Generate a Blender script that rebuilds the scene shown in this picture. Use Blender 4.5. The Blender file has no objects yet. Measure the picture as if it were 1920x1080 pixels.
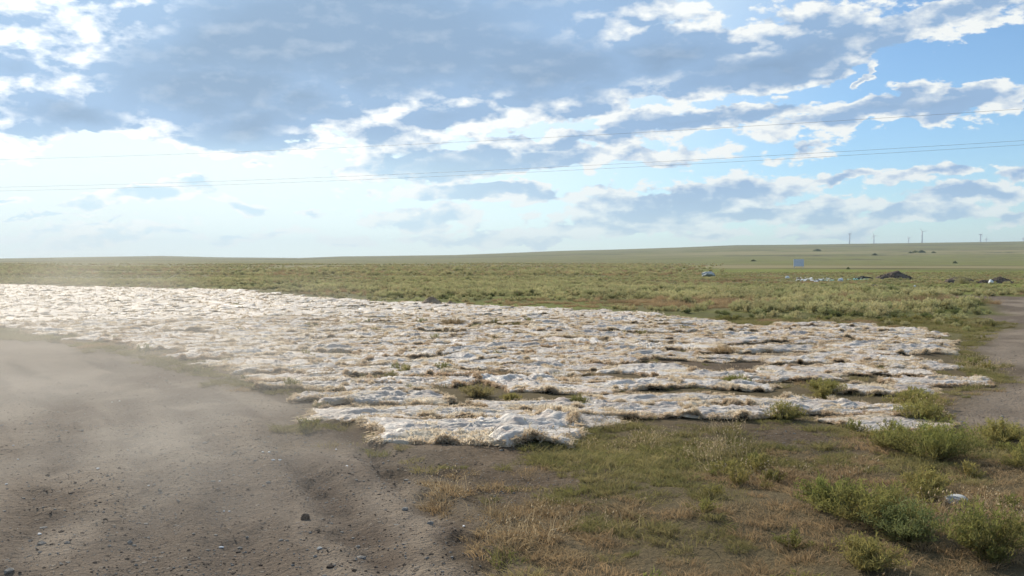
import bpy, bmesh, math, random
import numpy as np
from mathutils import Vector, Matrix, Euler

# ------------------------------------------------------------------ camera, world, sun, exposure
scene = bpy.context.scene
COL = scene.collection
R = math.radians
CAM_H = 1.6
FPX = 1884.0                     # focal length in photograph pixels
EYE_Y = 487.0                    # row of the true horizon
PITCH = math.atan((540.0 - EYE_Y) / FPX)

cam_data = bpy.data.cameras.new('camera')
cam = bpy.data.objects.new('camera', cam_data)
COL.objects.link(cam)
scene.camera = cam
cam.location = (0, 0, CAM_H)
cam.rotation_euler = (R(90) - PITCH, 0, 0)
cam_data.sensor_width = 36.0
cam_data.lens = 36.0 * FPX / 1920.0
cam_data.clip_start = 0.05
cam_data.clip_end = 30000.0

SUN_AZ, SUN_EL = R(-30), R(30)   # azimuth clockwise from +Y
SUN_DIR = Vector((math.sin(SUN_AZ) * math.cos(SUN_EL), math.cos(SUN_AZ) * math.cos(SUN_EL), math.sin(SUN_EL)))
sun_data = bpy.data.lights.new('sun', 'SUN')
sun_data.energy = 4.2
sun_data.angle = R(0.6)
sun_data.color = (1.0, 0.91, 0.78)
sun = bpy.data.objects.new('sun', sun_data)
COL.objects.link(sun)
sun.rotation_euler = (-SUN_DIR).to_track_quat('-Z', 'Y').to_euler()

scene.view_settings.view_transform = 'Standard'
scene.view_settings.look = 'None'
scene.view_settings.gamma = 1.0
scene.view_settings.use_curve_mapping = False
scene.view_settings.exposure = 0.35
scene.cycles.max_bounces = 6
scene.cycles.transparent_max_bounces = 12
scene.cycles.volume_bounces = 0
scene.cycles.volume_step_rate = 1.0
scene.cycles.volume_max_steps = 96

def ray(px, py):
    """direction of the photograph's pixel, world space"""
    v = Vector(((px - 960) / FPX, (540 - py) / FPX, -1.0))
    v.rotate(cam.rotation_euler)
    return v.normalized()

def on_ground(px, py, z=0.0):
    d = ray(px, py)
    t = (z - CAM_H) / d.z
    return (d.x * t, d.y * t)

def at_depth(px, py, Y):
    d = ray(px, py)
    t = Y / d.y
    return Vector((d.x * t, Y, CAM_H + d.z * t))

# ---- sky: physical sky with sunlit cloud layers laid over it by direction
world = bpy.data.worlds.new('World')
scene.world = world
world.use_nodes = True
WT = world.node_tree
for n in list(WT.nodes):
    WT.nodes.remove(n)

class NT:
    def __init__(s, tree): s.t = tree
    def node(s, kind, **kw):
        n = s.t.nodes.new(kind)
        for k, v in kw.items(): setattr(n, k, v)
        return n
    def set(s, sock, v):
        if hasattr(v, 'is_output'): s.t.links.new(v, sock)
        elif v is not None: sock.default_value = v
    def math(s, op, a, b=None, c=None, clamp=False):
        n = s.node('ShaderNodeMath', operation=op); n.use_clamp = clamp
        s.set(n.inputs[0], a); s.set(n.inputs[1], b)
        if c is not None: s.set(n.inputs[2], c)
        return n.outputs[0]
    def vec(s, op, a, b=None, out=0):
        n = s.node('ShaderNodeVectorMath', operation=op)
        s.set(n.inputs[0], a)
        if b is not None:
            s.set(n.inputs[3 if op == 'SCALE' else 1], b)
        return n.outputs[out]
    def xyz(s, a, b, c):
        n = s.node('ShaderNodeCombineXYZ')
        s.set(n.inputs[0], a); s.set(n.inputs[1], b); s.set(n.inputs[2], c)
        return n.outputs[0]
    def noise(s, v, scale, detail=4, rough=0.55, lac=2.0, dist=0.0, out='Fac', dims='3D'):
        n = s.node('ShaderNodeTexNoise'); n.noise_dimensions = dims
        s.set(n.inputs['Vector'], v)
        n.inputs['Scale'].default_value = scale; n.inputs['Detail'].default_value = detail
        n.inputs['Roughness'].default_value = rough; n.inputs['Lacunarity'].default_value = lac
        n.inputs['Distortion'].default_value = dist
        return n.outputs[out]
    def ramp(s, f, lo, hi, a=0.0, b=1.0, kind='SMOOTHSTEP'):
        n = s.node('ShaderNodeMapRange', interpolation_type=kind)
        s.set(n.inputs[0], f)
        for i, v in enumerate((lo, hi, a, b)): s.set(n.inputs[i + 1], v)
        return n.outputs[0]
    def mix(s, f, a, b, mode='MIX'):
        n = s.node('ShaderNodeMix', data_type='RGBA', blend_type=mode)
        s.set(n.inputs[0], f); s.set(n.inputs[6], a); s.set(n.inputs[7], b)
        return n.outputs[2]

def rgba(r, g, b): return (r, g, b, 1.0)

W = NT(WT)
w_out = W.node('ShaderNodeOutputWorld')
w_bg = W.node('ShaderNodeBackground')
w_bg.inputs['Strength'].default_value = 0.1
WT.links.new(w_bg.outputs[0], w_out.inputs['Surface'])
w_sky = W.node('ShaderNodeTexSky', sky_type='NISHITA', sun_disc=False, sun_elevation=SUN_EL, sun_rotation=SUN_AZ,
               air_density=1.0, dust_density=0.6, ozone_density=3.0, altitude=1300.0)
w_geo = W.node('ShaderNodeTexCoord')
w_dir = w_geo.outputs['Generated']
w_sep = W.node('ShaderNodeSeparateXYZ'); WT.links.new(w_dir, w_sep.inputs[0])
w_az = W.math('ARCTAN2', w_sep.outputs[0], w_sep.outputs[1])
w_el = W.math('ARCSINE', w_sep.outputs[2])
w_P = W.xyz(w_az, w_el, 0.0)
w_N = W.vec('MULTIPLY', w_dir, (1.0, 1.0, 2.1))
# cx, cy, rx, ry, tilt(deg, +=rising to the right), weight  (angles measured off the photograph)
CLOUDS = [
    # the big dark bank
    (690, 65, 540, 155, 0, 2.0), (440, 95, 290, 108, 3, 1.6), (1000, 115, 290, 108, -3, 1.8), (850, 10, 480, 90, 0, 1.1),
    (150, 218, 190, 42, 0, 1.2), (400, 170, 270, 95, 0, 1.5),
    (460, 235, 190, 62, 5, 1.3), (560, 205, 140, 65, 0, 1.2), (5, 120, 80, 38, 0, 0.75),
    (1430, 112, 350, 54, 8, 0.95), (1250, 105, 200, 66, 5, 1.2), (1640, 75, 170, 48, 14, 0.55), (1500, 50, 190, 42, 8, 0.4), (1200, 40, 150, 30, 8, .36),
    (1800, 20, 190, 42, 10, 0.5), (1100, 185, 110, 32, 0, 0.9),
    (60, 50, 170, 90, -20, 0.40), (90, 150, 150, 60, 0, 0.38), (230, 15, 160, 40, 0, .38), (300, 20, 200, 45, 0, 0.34), (60, 210, 130, 60, 0, 0.35), (130, 170, 120, 80, 0, 0.34),
    # second band
    (840, 225, 150, 36, 4, 0.75), (1300, 225, 300, 30, 5, 0.7), (1700, 205, 280, 34, 5, 0.75), (1080, 262, 230, 22, 2, 0.5),
    (700, 255, 180, 35, 0, 0.45), (560, 285, 90, 14, 0, 0.4),
    (850, 305, 210, 42, 0, 0.95), (1000, 300, 260, 30, 3, 0.7), (700, 330, 90, 30, 10, 0.45), (920, 370, 190, 24, -4, 0.75),
    (1520, 280, 90, 20, 12, 0.35), (1050, 290, 400, 20, 0, 0.4), (760, 290, 60, 40, 20, 0.38),
    # lower right groups
    (1300, 370, 230, 42, 5, 0.62), (1230, 400, 180, 36, 0, 0.6), (1420, 395, 260, 26, 3, 0.5), (1150, 430, 260, 24, 0, 0.34),
    (1820, 365, 120, 26, 4, 0.7), (1700, 400, 170, 24, 5, 0.5), (1740, 325, 90, 18, 8, 0.38), (1580, 335, 90, 15, 4, 0.4), (1910, 320, 60, 18, 0, 0.4),
    (1590, 425, 160, 20, 8, 0.38),
    # small ones low on the left
    (150, 378, 52, 17, 0, 0.62), (260, 380, 90, 18, 0, 0.62), (350, 365, 60, 20, 0, 0.5), (438, 388, 55, 15, 0, 0.6), (462, 322, 36, 9, 0, 0.35),
    (220, 448, 170, 13, 0, 0.5), (430, 450, 70, 11, 0, 0.4), (520, 440, 110, 11, 0, 0.3), (5, 373, 40, 9, 0, 0.5), (790, 405, 130, 22, 0, 0.42),
    (880, 440, 220, 16, 0, 0.34), (640, 455, 60, 10, 0, 0.4), (1010, 450, 70, 14, 0, 0.4), (1340, 440, 90, 14, 0, 0.38), (60, 402, 90, 5, 0, .45),
    (120, 425, 180, 8, 0, 0.32), (590, 402, 40, 6, 0, 0.36), (1900, 400, 50, 14, 0, .4), (1620, 150, 18, 12, 40, .4),
]
def angles(px, py):
    d = ray(px, py)
    return math.atan2(d.x, d.y), math.asin(d.z)
# one reusable group: direction angles in, cloud thickness out
cg = bpy.data.node_groups.new('cloud_thickness', 'ShaderNodeTree')
cg.interface.new_socket('P', in_out='INPUT', socket_type='NodeSocketVector')
cg.interface.new_socket('D', in_out='OUTPUT', socket_type='NodeSocketFloat')
G = NT(cg)
g_in = G.node('NodeGroupInput'); g_out = G.node('NodeGroupOutput')
acc = None
for (cx, cy, rx, ry, tilt, wt) in CLOUDS:
    a, e = angles(cx, cy)
    m = G.node('ShaderNodeMapping', vector_type='TEXTURE')
    cg.links.new(g_in.outputs[0], m.inputs['Vector'])
    m.inputs['Location'].default_value = (a, e, 0)
    m.inputs['Rotation'].default_value = (0, 0, R(tilt))
    m.inputs['Scale'].default_value = (rx / FPX, ry / FPX, 1)
    ln = G.vec('LENGTH', m.outputs[0], out=1)
    v = G.math('MULTIPLY_ADD', ln, -wt, wt)
    acc = v if acc is None else G.math('SMOOTH_MAX', acc, v, 0.12)
cg.links.new(acc, g_out.inputs[0])

wn = W.noise(w_N, 9.0, 5, 0.6, out='Color')
warp = W.vec('MULTIPLY', W.vec('SUBTRACT', wn, (0.5, 0.5, 0.5)), (0.11, 0.075, 0.0))
P1 = W.vec('ADD', w_P, warp)
def thick(P):
    g = W.node('ShaderNodeGroup', node_tree=cg)
    WT.links.new(P, g.inputs[0]); return g.outputs[0]
bill = W.noise(w_N, 30.0, 7, 0.55)                     # billows
bill2 = W.noise(W.vec('ADD', w_N, (-0.008, 0.0, 0.018)), 30.0, 5, 0.55)
D1 = thick(P1)
# outside the frame: the same broken cloud cover, from noise alone
broad = W.noise(w_N, 3.2, 3, 0.5)
off = W.ramp(W.math('ABSOLUTE', w_az), 0.50, 0.62)
up = W.ramp(w_el, 0.29, 0.36)
outside = W.math('MAXIMUM', off, up)
Dout = W.ramp(broad, 0.44, 0.66, -0.35, 1.0, 'LINEAR')
Dn = W.node('ShaderNodeMix', data_type='FLOAT')
W.set(Dn.inputs[0], outside); W.set(Dn.inputs[2], D1); W.set(Dn.inputs[3], Dout)
D = Dn.outputs[0]
puff = W.math('MULTIPLY', W.math('SUBTRACT', bill, 0.5), 1.25)
Dt = W.math('ADD', D, puff)
alpha = W.ramp(Dt, 0.0, 0.13)
core = W.ramp(W.math('ADD', D, W.math('MULTIPLY', puff, 0.42)), 0.04, 0.42)
thin = W.ramp(D, 0.20, 0.75, 4.2, 0.5)
relief = W.math('MULTIPLY', W.math('SUBTRACT', bill, bill2), thin)
shade = W.math('SUBTRACT', core, relief, clamp=True)
cosg = W.vec('DOT_PRODUCT', w_dir, tuple(SUN_DIR), out=1)
near_sun = W.math('POWER', W.math('MAXIMUM', cosg, 0.0), 9.0)
bright = W.mix(near_sun, rgba(7.4, 7.6, 7.5), rgba(13, 13, 12.8))
dark = W.mix(near_sun, rgba(2.05, 3.2, 4.9), rgba(3.5, 5.0, 6.9))
deep = W.math('ADD', W.ramp(D, 0.35, 1.3, 1.12, 0.86), W.math('MULTIPLY', W.math('SUBTRACT', broad, 0.5), 0.32))
dark = W.mix(W.math('MULTIPLY', W.ramp(cosg, 0.70, 0.89), W.ramp(w_el, 0.07, 0.13, 1.0, 0.0)), W.vec('SCALE', dark, deep), rgba(5.2, 7.1, 8.3))
ccol = W.mix(shade, bright, dark)
low = W.ramp(w_el, 0.0, 0.10, 0.6, 1.0)
alpha2 = W.math('MULTIPLY', alpha, low)
clear = W.mix(1.0, w_sky.outputs[0], rgba(0.78, 0.93, 1.0), 'MULTIPLY')
glare = W.ramp(cosg, 0.62, 0.89)
veil = W.math('MULTIPLY', glare, W.ramp(broad, 0.2, 0.75, 0.75, 1.0))
clear = W.mix(veil, clear, rgba(7.9, 8.9, 8.8))
sky_col = W.mix(alpha2, clear, ccol)
WT.links.new(sky_col, w_bg.inputs['Color'])

# ------------------------------------------------------------------ helpers
RNG = np.random.default_rng(7)
rnd = random.Random(11)

def _hash(ix, iy, seed):
    h = (ix.astype(np.int64) * 374761393 + iy.astype(np.int64) * 668265263 + seed * 974634777) & 0xffffffff
    h = ((h ^ (h >> 13)) * 1274126177) & 0xffffffff
    h = (h ^ (h >> 16)) & 0xffffffff
    return h / 4294967295.0

def vnoise(x, y, seed=0):
    ix = np.floor(x); iy = np.floor(y)
    fx = x - ix; fy = y - iy
    fx = fx * fx * fx * (fx * (fx * 6 - 15) + 10); fy = fy * fy * fy * (fy * (fy * 6 - 15) + 10)
    a = _hash(ix, iy, seed); b = _hash(ix + 1, iy, seed); c = _hash(ix, iy + 1, seed); d = _hash(ix + 1, iy + 1, seed)
    return (a * (1 - fx) + b * fx) * (1 - fy) + (c * (1 - fx) + d * fx) * fy

def fbm(x, y, scale, octaves=4, seed=0, gain=0.5):
    """0..1, mean 0.5; scale = size in metres of the largest feature"""
    x = np.asarray(x, float) / scale; y = np.asarray(y, float) / scale
    s = 0.0; a = 1.0; t = 0.0
    for i in range(octaves):
        ca, sa = math.cos(i * 1.3), math.sin(i * 1.3)
        s = s + a * vnoise(x * ca - y * sa + 17.3 * i, x * sa + y * ca - 9.1 * i, seed + i)
        t += a; a *= gain; x = x * 2.03; y = y * 2.03
    return s / t

def sstep(x, lo, hi):
    t = np.clip((np.asarray(x, float) - lo) / (hi - lo), 0, 1)
    return t * t * (3 - 2 * t)

def poly_sd(x, y, poly):
    """signed distance to a polygon, positive inside"""
    x = np.asarray(x, float); y = np.asarray(y, float)
    best = np.full(x.shape, 1e18); inside = np.zeros(x.shape, bool)
    n = len(poly)
    for i in range(n):
        x1, y1 = poly[i]; x2, y2 = poly[(i + 1) % n]
        dx, dy = x2 - x1, y2 - y1
        t = np.clip(((x - x1) * dx + (y - y1) * dy) / (dx * dx + dy * dy + 1e-12), 0, 1)
        best = np.minimum(best, (x - x1 - t * dx) ** 2 + (y - y1 - t * dy) ** 2)
        if y1 != y2:
            c = ((y1 > y) != (y2 > y)) & (x < (x2 - x1) * (y - y1) / (y2 - y1) + x1)
            inside ^= c
    d = np.sqrt(best)
    return np.where(inside, d, -d)

def seg_d(x, y, a, b):
    dx, dy = b[0] - a[0], b[1] - a[1]
    t = np.clip(((x - a[0]) * dx + (y - a[1]) * dy) / (dx * dx + dy * dy), 0, 1)
    return np.hypot(x - a[0] - t * dx, y - a[1] - t * dy), t

def tag(o, label=None, cat=None, group=None, kind=None):
    if label: o['label'] = label
    if cat: o['category'] = cat
    if group: o['group'] = group
    if kind: o['kind'] = kind
    return o

def mesh_np(name, verts, tris=None, quads=None, attrs=None, smooth=True, mat=None):
    me = bpy.data.meshes.new(name)
    verts = np.asarray(verts, np.float32)
    faces = []; sizes = []
    if quads is not None and len(quads):
        faces.append(np.asarray(quads, np.int32).ravel()); sizes.append(np.full(len(quads), 4, np.int32))
    if tris is not None and len(tris):
        faces.append(np.asarray(tris, np.int32).ravel()); sizes.append(np.full(len(tris), 3, np.int32))
    me.vertices.add(len(verts)); me.vertices.foreach_set('co', verts.ravel())
    if faces:
        loops = np.concatenate(faces); sz = np.concatenate(sizes)
        me.loops.add(len(loops)); me.loops.foreach_set('vertex_index', loops)
        st = np.concatenate([[0], np.cumsum(sz)[:-1]]).astype(np.int32)
        me.polygons.add(len(sz)); me.polygons.foreach_set('loop_start', st)
        me.update(calc_edges=True)
        if smooth: me.polygons.foreach_set('use_smooth', np.ones(len(sz), bool))
    for k, v in (attrs or {}).items():
        v = np.asarray(v, np.float32)
        if v.ndim == 1:
            a = me.attributes.new(k, 'FLOAT', 'POINT'); a.data.foreach_set('value', v)
        else:
            a = me.attributes.new(k, 'FLOAT_VECTOR', 'POINT'); a.data.foreach_set('vector', v.ravel())
    if mat: me.materials.append(mat)
    me.update()
    return me

def add(name, data, parent=None, loc=None, rot=None, scale=None):
    o = bpy.data.objects.new(name, data); COL.objects.link(o)
    if parent: o.parent = parent
    if loc is not None: o.location = loc
    if rot is not None: o.rotation_euler = rot
    if scale is not None: o.scale = scale if hasattr(scale, '__len__') else (scale,) * 3
    return o

class Tris:
    """collects triangles / quads with a per-vertex tint value"""
    def __init__(s): s.v = []; s.t = []; s.c = []; s.n = 0
    def put(s, verts, tris, c):
        verts = np.asarray(verts, float).reshape(-1, 3)
        s.v.append(verts); s.t.append(np.asarray(tris, int) + s.n)
        s.c.append(np.broadcast_to(np.asarray(c, float), (len(verts),)).copy()); s.n += len(verts)
    def mesh(s, name, mat, smooth=False):
        return mesh_np(name, np.concatenate(s.v), tris=np.concatenate(s.t), attrs={'tint': np.concatenate(s.c)}, smooth=smooth, mat=mat)

def blades(T, base, top, bend, width, tint_lo, tint_hi):
    """many curved grass blades at once: arrays base (n,3), top (n,3), bend (n,3), width (n)"""
    n = len(base)
    d = top - base
    side = np.cross(d, RNG.normal(size=(n, 3))); side /= np.linalg.norm(side, axis=1)[:, None] + 1e-9
    mid = (base + top) / 2 + bend
    w = width[:, None]
    V = np.stack([base - side * w, base + side * w, mid - side * w * 0.75, mid + side * w * 0.75, top], 1).reshape(-1, 3)
    i = (np.arange(n) * 5)[:, None]
    F = np.concatenate([i + [0, 1, 3], i + [0, 3, 2], i + [2, 3, 4]], 0)
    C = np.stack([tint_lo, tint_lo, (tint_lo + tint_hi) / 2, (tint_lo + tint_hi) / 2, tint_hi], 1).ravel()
    T.put(V, F, C)

# ------------------------------------------------------------------ materials
def new_mat(name, rough=0.9, spec=0.2):
    m = bpy.data.materials.new(name); m.use_nodes = True
    t = NT(m.node_tree)
    b = m.node_tree.nodes['Principled BSDF']
    b.inputs['Roughness'].default_value = rough
    b.inputs['Specular IOR Level'].default_value = spec
    return m, t, b

def attr(t, name, out='Fac'):
    n = t.node('ShaderNodeAttribute', attribute_name=name)
    return n.outputs[out]

def plant_mat(name, c_lo, c_hi, c_alt, transl=0.45):
    """leafy stuff: root to tip colour, per-plant variation, light passing through"""
    m, t, b = new_mat(name, 0.75, 0.15)
    oi = t.node('ShaderNodeObjectInfo')
    geo = t.node('ShaderNodeNewGeometry')
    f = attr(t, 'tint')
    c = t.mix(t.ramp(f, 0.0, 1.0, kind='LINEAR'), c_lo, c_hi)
    c = t.mix(t.math('MULTIPLY', oi.outputs['Random'], 0.75), c, c_alt)
    pn = t.noise(geo.outputs['Position'], 0.35, 3, 0.6)
    v = t.ramp(pn, 0.3, 0.7, 0.72, 1.3, 'LINEAR')
    c = t.vec('SCALE', c, v)
    tr = t.node('ShaderNodeBsdfTranslucent')
    t.set(tr.inputs['Color'], c); t.set(b.inputs['Base Color'], c)
    mx = t.node('ShaderNodeMixShader'); mx.inputs[0].default_value = transl
    out = m.node_tree.nodes['Material Output']
    t.t.links.new(b.outputs[0], mx.inputs[1]); t.t.links.new(tr.outputs[0], mx.inputs[2])
    t.t.links.new(mx.outputs[0], out.inputs['Surface'])
    return m

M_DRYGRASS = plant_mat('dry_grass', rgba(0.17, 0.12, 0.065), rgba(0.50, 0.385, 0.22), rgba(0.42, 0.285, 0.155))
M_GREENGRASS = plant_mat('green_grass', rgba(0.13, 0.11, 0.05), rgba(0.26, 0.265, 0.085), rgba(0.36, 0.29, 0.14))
M_WEED = plant_mat('weed_leaves', rgba(0.12, 0.10, 0.04), rgba(0.25, 0.275, 0.075), rgba(0.34, 0.275, 0.10), 0.5)
M_DARKWEED = plant_mat('dark_weed_leaves', rgba(0.10, 0.11, 0.04), rgba(0.22, 0.265, 0.095), rgba(0.27, 0.26, 0.10), 0.35)
M_STEPPE = plant_mat('steppe_plants', rgba(0.25, 0.235, 0.11), rgba(0.47, 0.475, 0.22), rgba(0.54, 0.46, 0.25), 0.45)
M_SEED = plant_mat('seed_heads', rgba(0.24, 0.17, 0.09), rgba(0.72, 0.60, 0.40), rgba(0.58, 0.45, 0.27), 0.4)

# ground: what grows or lies where is stored per vertex; grain and pebbles are nodes
def ground_material():
    m, t, b = new_mat('ground', 0.95, 0.08)
    geo = t.node('ShaderNodeNewGeometry')
    p = geo.outputs['Position']
    soil = attr(t, 'soil'); lush = attr(t, 'lush'); road = attr(t, 'road'); far = attr(t, 'far'); pale = attr(t, 'pale')
    n1 = t.noise(p, 0.8, 6, 0.6); n2 = t.noise(p, 7.0, 5, 0.65); n3 = t.noise(p, 60.0, 4, 0.6)
    # bare earth
    e = t.mix(t.ramp(n1, 0.32, 0.68), rgba(0.110, 0.078, 0.054), rgba(0.205, 0.154, 0.110))
    n0 = t.noise(t.vec('MULTIPLY', p, (1.0, 0.6, 1.0)), 0.9, 6, 0.68, dist=0.5)
    e = t.mix(t.math('MULTIPLY', t.ramp(n0, 0.48, 0.60), 0.7), e, rgba(0.080, 0.057, 0.040))
    e = t.mix(t.math('MULTIPLY', t.ramp(n2, 0.45, 0.68), 0.5), e, rgba(0.085, 0.062, 0.045))
    n4 = t.noise(p, 28.0, 5, 0.75)
    e = t.mix(1.0, e, t.mix(t.ramp(n4, 0.35, 0.65), rgba(0.62, 0.60, 0.58), rgba(1.3, 1.28, 1.25)), 'MULTIPLY')
    e = t.mix(t.math('MULTIPLY', road, t.ramp(n1, 0.25, 0.7, 0.6, 0.95)), e, rgba(0.30, 0.245, 0.187))
    vo = t.node('ShaderNodeTexVoronoi', feature='F1'); t.set(vo.inputs['Vector'], p); vo.inputs['Scale'].default_value = 48.0
    vs = t.node('ShaderNodeSeparateColor'); t.t.links.new(vo.outputs['Color'], vs.inputs[0])
    isp = t.math('MULTIPLY', t.ramp(vs.outputs[0], 0.62, 0.70), t.ramp(vo.outputs['Distance'], 0.42, 0.28))
    pc = t.mix(vs.outputs[1], rgba(0.07, 0.055, 0.045), rgba(0.33, 0.29, 0.25))
    e = t.mix(t.math('MULTIPLY', isp, 0.85), e, pc)
    e = t.mix(t.math('MULTIPLY', attr(t, 'soil_dark'), 0.8), e, t.mix(n4, rgba(0.045, 0.031, 0.022), rgba(0.105, 0.074, 0.053)))  # darker brown along the ruts and lanes and in noise patches
    v2 = t.node('ShaderNodeTexVoronoi', feature='F1'); t.set(v2.inputs['Vector'], p); v2.inputs['Scale'].default_value = 19.0
    v2s = t.node('ShaderNodeSeparateColor'); t.t.links.new(v2.outputs['Color'], v2s.inputs[0])
    big = t.math('MULTIPLY', t.ramp(v2s.outputs[0], 0.80, 0.84), t.ramp(v2.outputs['Distance'], 0.36, 0.26))
    e = t.mix(t.math('MULTIPLY', big, 0.8), e, t.mix(v2s.outputs[1], rgba(0.06, 0.045, 0.035), rgba(0.30, 0.26, 0.215)))
    # earth seen between grass stalks
    g = t.mix(t.ramp(n2, 0.3, 0.7), rgba(0.100, 0.074, 0.046), rgba(0.18, 0.135, 0.085))
    g = t.mix(t.math('MULTIPLY', lush, t.ramp(n1, 0.2, 0.7, 0.45, 0.9)), g, rgba(0.140, 0.110, 0.058))
    c = t.mix(soil, g, e)
    # open steppe farther off
    ps = t.vec('MULTIPLY', p, (0.55, 1.0, 1.0))
    f1 = t.noise(ps, 0.05, 5, 0.62); f2 = t.noise(ps, 0.9, 5, 0.7)
    fc = t.mix(t.ramp(f1, 0.35, 0.66), rgba(0.160, 0.155, 0.065), rgba(0.225, 0.192, 0.092))
    fc = t.mix(t.math('MULTIPLY', lush, 0.9), fc, rgba(0.190, 0.210, 0.048))
    fc = t.mix(t.math('MULTIPLY', t.ramp(f2, 0.5, 0.75), 0.55), fc, rgba(0.085, 0.095, 0.038))
    f3 = t.noise(t.vec('MULTIPLY', p, (0.35, 1.0, 1.0)), 0.10, 6, 0.75)
    fc = t.mix(t.math('MULTIPLY', t.ramp(f3, 0.45, 0.60), 0.7), fc, rgba(0.105, 0.105, 0.045))
    fc = t.mix(pale, fc, rgba(0.33, 0.27, 0.155))
    dk = attr(t, 'scrub')
    fc = t.mix(dk, fc, rgba(0.060, 0.058, 0.030))
    c = t.mix(far, c, fc)
    t.set(b.inputs['Base Color'], c)
    h = t.math('ADD', t.math('MULTIPLY', n2, 0.05), t.math('MULTIPLY', n4, 0.030))
    h = t.math('ADD', h, t.math('MULTIPLY', isp, 0.008))
    h = t.math('ADD', h, t.math('MULTIPLY', t.math('MULTIPLY', big, soil), 0.014))
    bp = t.node('ShaderNodeBump'); bp.inputs['Strength'].default_value = 0.9; bp.inputs['Distance'].default_value = 1.0
    t.set(bp.inputs['Height'], h); t.t.links.new(bp.outputs[0], b.inputs['Normal'])
    return m

def hide_material():
    """flesh side of a raw skin: off-white, pinkish, stained; wool where the attribute says"""
    m, t, b = new_mat('sheepskin', 0.62, 0.3)
    tc = t.node('ShaderNodeTexCoord'); oi = t.node('ShaderNodeObjectInfo')
    p = t.vec('ADD', tc.outputs['Object'], t.vec('SCALE', t.xyz(1.0, 0.7, 0.3), t.math('MULTIPLY', oi.outputs['Random'], 40.0)))
    wool = attr(t, 'wool')
    n1 = t.noise(p, 2.6, 5, 0.6); n2 = t.noise(p, 11.0, 5, 0.65)
    c = t.mix(t.ramp(n1, 0.3, 0.7), rgba(0.56, 0.495, 0.425), rgba(0.76, 0.71, 0.64))
    c = t.mix(t.math('MULTIPLY', t.ramp(n2, 0.46, 0.66), 0.55), c, rgba(0.55, 0.42, 0.35))
    c = t.mix(t.math('MULTIPLY', t.ramp(oi.outputs['Random'], 0.0, 1.0, 0.0, 0.6, 'LINEAR'), 1.0), c, rgba(0.50, 0.43, 0.36))
    st = t.noise(p, 1.7, 3, 0.5)
    c = t.mix(t.math('MULTIPLY', t.ramp(st, 0.56, 0.70), 0.5), c, rgba(0.42, 0.28, 0.22))
    sn = t.noise(t.vec('MULTIPLY', p, (1.0, 3.5, 1.0)), 7.0, 6, 0.72, dist=0.8)
    c = t.mix(t.math('MULTIPLY', t.ramp(sn, 0.54, 0.66), 0.62), c, rgba(0.36, 0.27, 0.19))
    wc = t.mix(t.ramp(n2, 0.3, 0.7), rgba(0.70, 0.60, 0.44), rgba(0.52, 0.40, 0.26))
    c = t.mix(wool, c, wc)
    t.set(b.inputs['Base Color'], c)
    w2 = t.vec('MULTIPLY', p, (1.0, 2.6, 1.0))
    n3 = t.noise(w2, 9.0, 6, 0.65, dist=0.6)
    bp = t.node('ShaderNodeBump'); bp.inputs['Strength'].default_value = 0.85; bp.inputs['Distance'].default_value = 1.0
    t.set(bp.inputs['Height'], t.math('MULTIPLY', n3, 0.06)); t.t.links.new(bp.outputs[0], b.inputs['Normal'])
    return m

def wool_material():
    m, t, b = new_mat('wool', 0.9, 0.1)
    oi = t.node('ShaderNodeObjectInfo'); f = attr(t, 'tint'); geo = t.node('ShaderNodeNewGeometry')
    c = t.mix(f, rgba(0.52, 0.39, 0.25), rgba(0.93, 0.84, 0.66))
    c = t.mix(t.ramp(oi.outputs['Random'], 0.6, 1.0, 0.0, 0.55, 'LINEAR'), c, rgba(0.46, 0.29, 0.16))
    pn = t.noise(geo.outputs['Position'], 3.0, 3, 0.6)
    c = t.mix(t.ramp(pn, 0.58, 0.74, 0.0, 0.6), c, rgba(0.30, 0.185, 0.105))
    tr = t.node('ShaderNodeBsdfTranslucent'); t.set(tr.inputs['Color'], c); t.set(b.inputs['Base Color'], c)
    mx = t.node('ShaderNodeMixShader'); mx.inputs[0].default_value = 0.5
    t.t.links.new(b.outputs[0], mx.inputs[1]); t.t.links.new(tr.outputs[0], mx.inputs[2])
    t.t.links.new(mx.outputs[0], m.node_tree.nodes['Material Output'].inputs['Surface'])
    return m

def plain_mat(name, c1, c2, scale=4.0, rough=0.8, bump=0.01, spec=0.2, coords='Object'):
    m, t, b = new_mat(name, rough, spec)
    tc = t.node('ShaderNodeTexCoord')
    n = t.noise(tc.outputs[coords], scale, 5, 0.65)
    t.set(b.inputs['Base Color'], t.mix(t.ramp(n, 0.3, 0.7), c1, c2))
    if bump:
        bp = t.node('ShaderNodeBump'); bp.inputs['Distance'].default_value = 1.0; bp.inputs['Strength'].default_value = 0.8
        t.set(bp.inputs['Height'], t.math('MULTIPLY', t.noise(tc.outputs[coords], scale * 3, 5, 0.7), bump))
        t.t.links.new(bp.outputs[0], b.inputs['Normal'])
    return m

M_GROUND = ground_material(); M_HIDE = hide_material(); M_WOOL = wool_material()
M_STONE = plain_mat('grey_stone', rgba(0.20, 0.185, 0.165), rgba(0.36, 0.34, 0.31), 14.0)
M_PALESTONE = plain_mat('pale_stone', rgba(0.34, 0.35, 0.34), rgba(0.58, 0.59, 0.57), 16.0)
M_DARKSTONE = plain_mat('dark_clod', rgba(0.045, 0.03, 0.024), rgba(0.11, 0.08, 0.06), 20.0)
M_EARTH = plain_mat('heaped_earth', rgba(0.085, 0.065, 0.05), rgba(0.19, 0.145, 0.11), 3.0, 0.95, 0.06)
M_STEM = plain_mat('stem', rgba(0.10, 0.09, 0.04), rgba(0.19, 0.14, 0.07), 20.0, 0.8, 0)
M_PLASTIC = plain_mat('white_plastic', rgba(0.72, 0.74, 0.75), rgba(0.85, 0.85, 0.84), 5.0, 0.5, 0.01)
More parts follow.
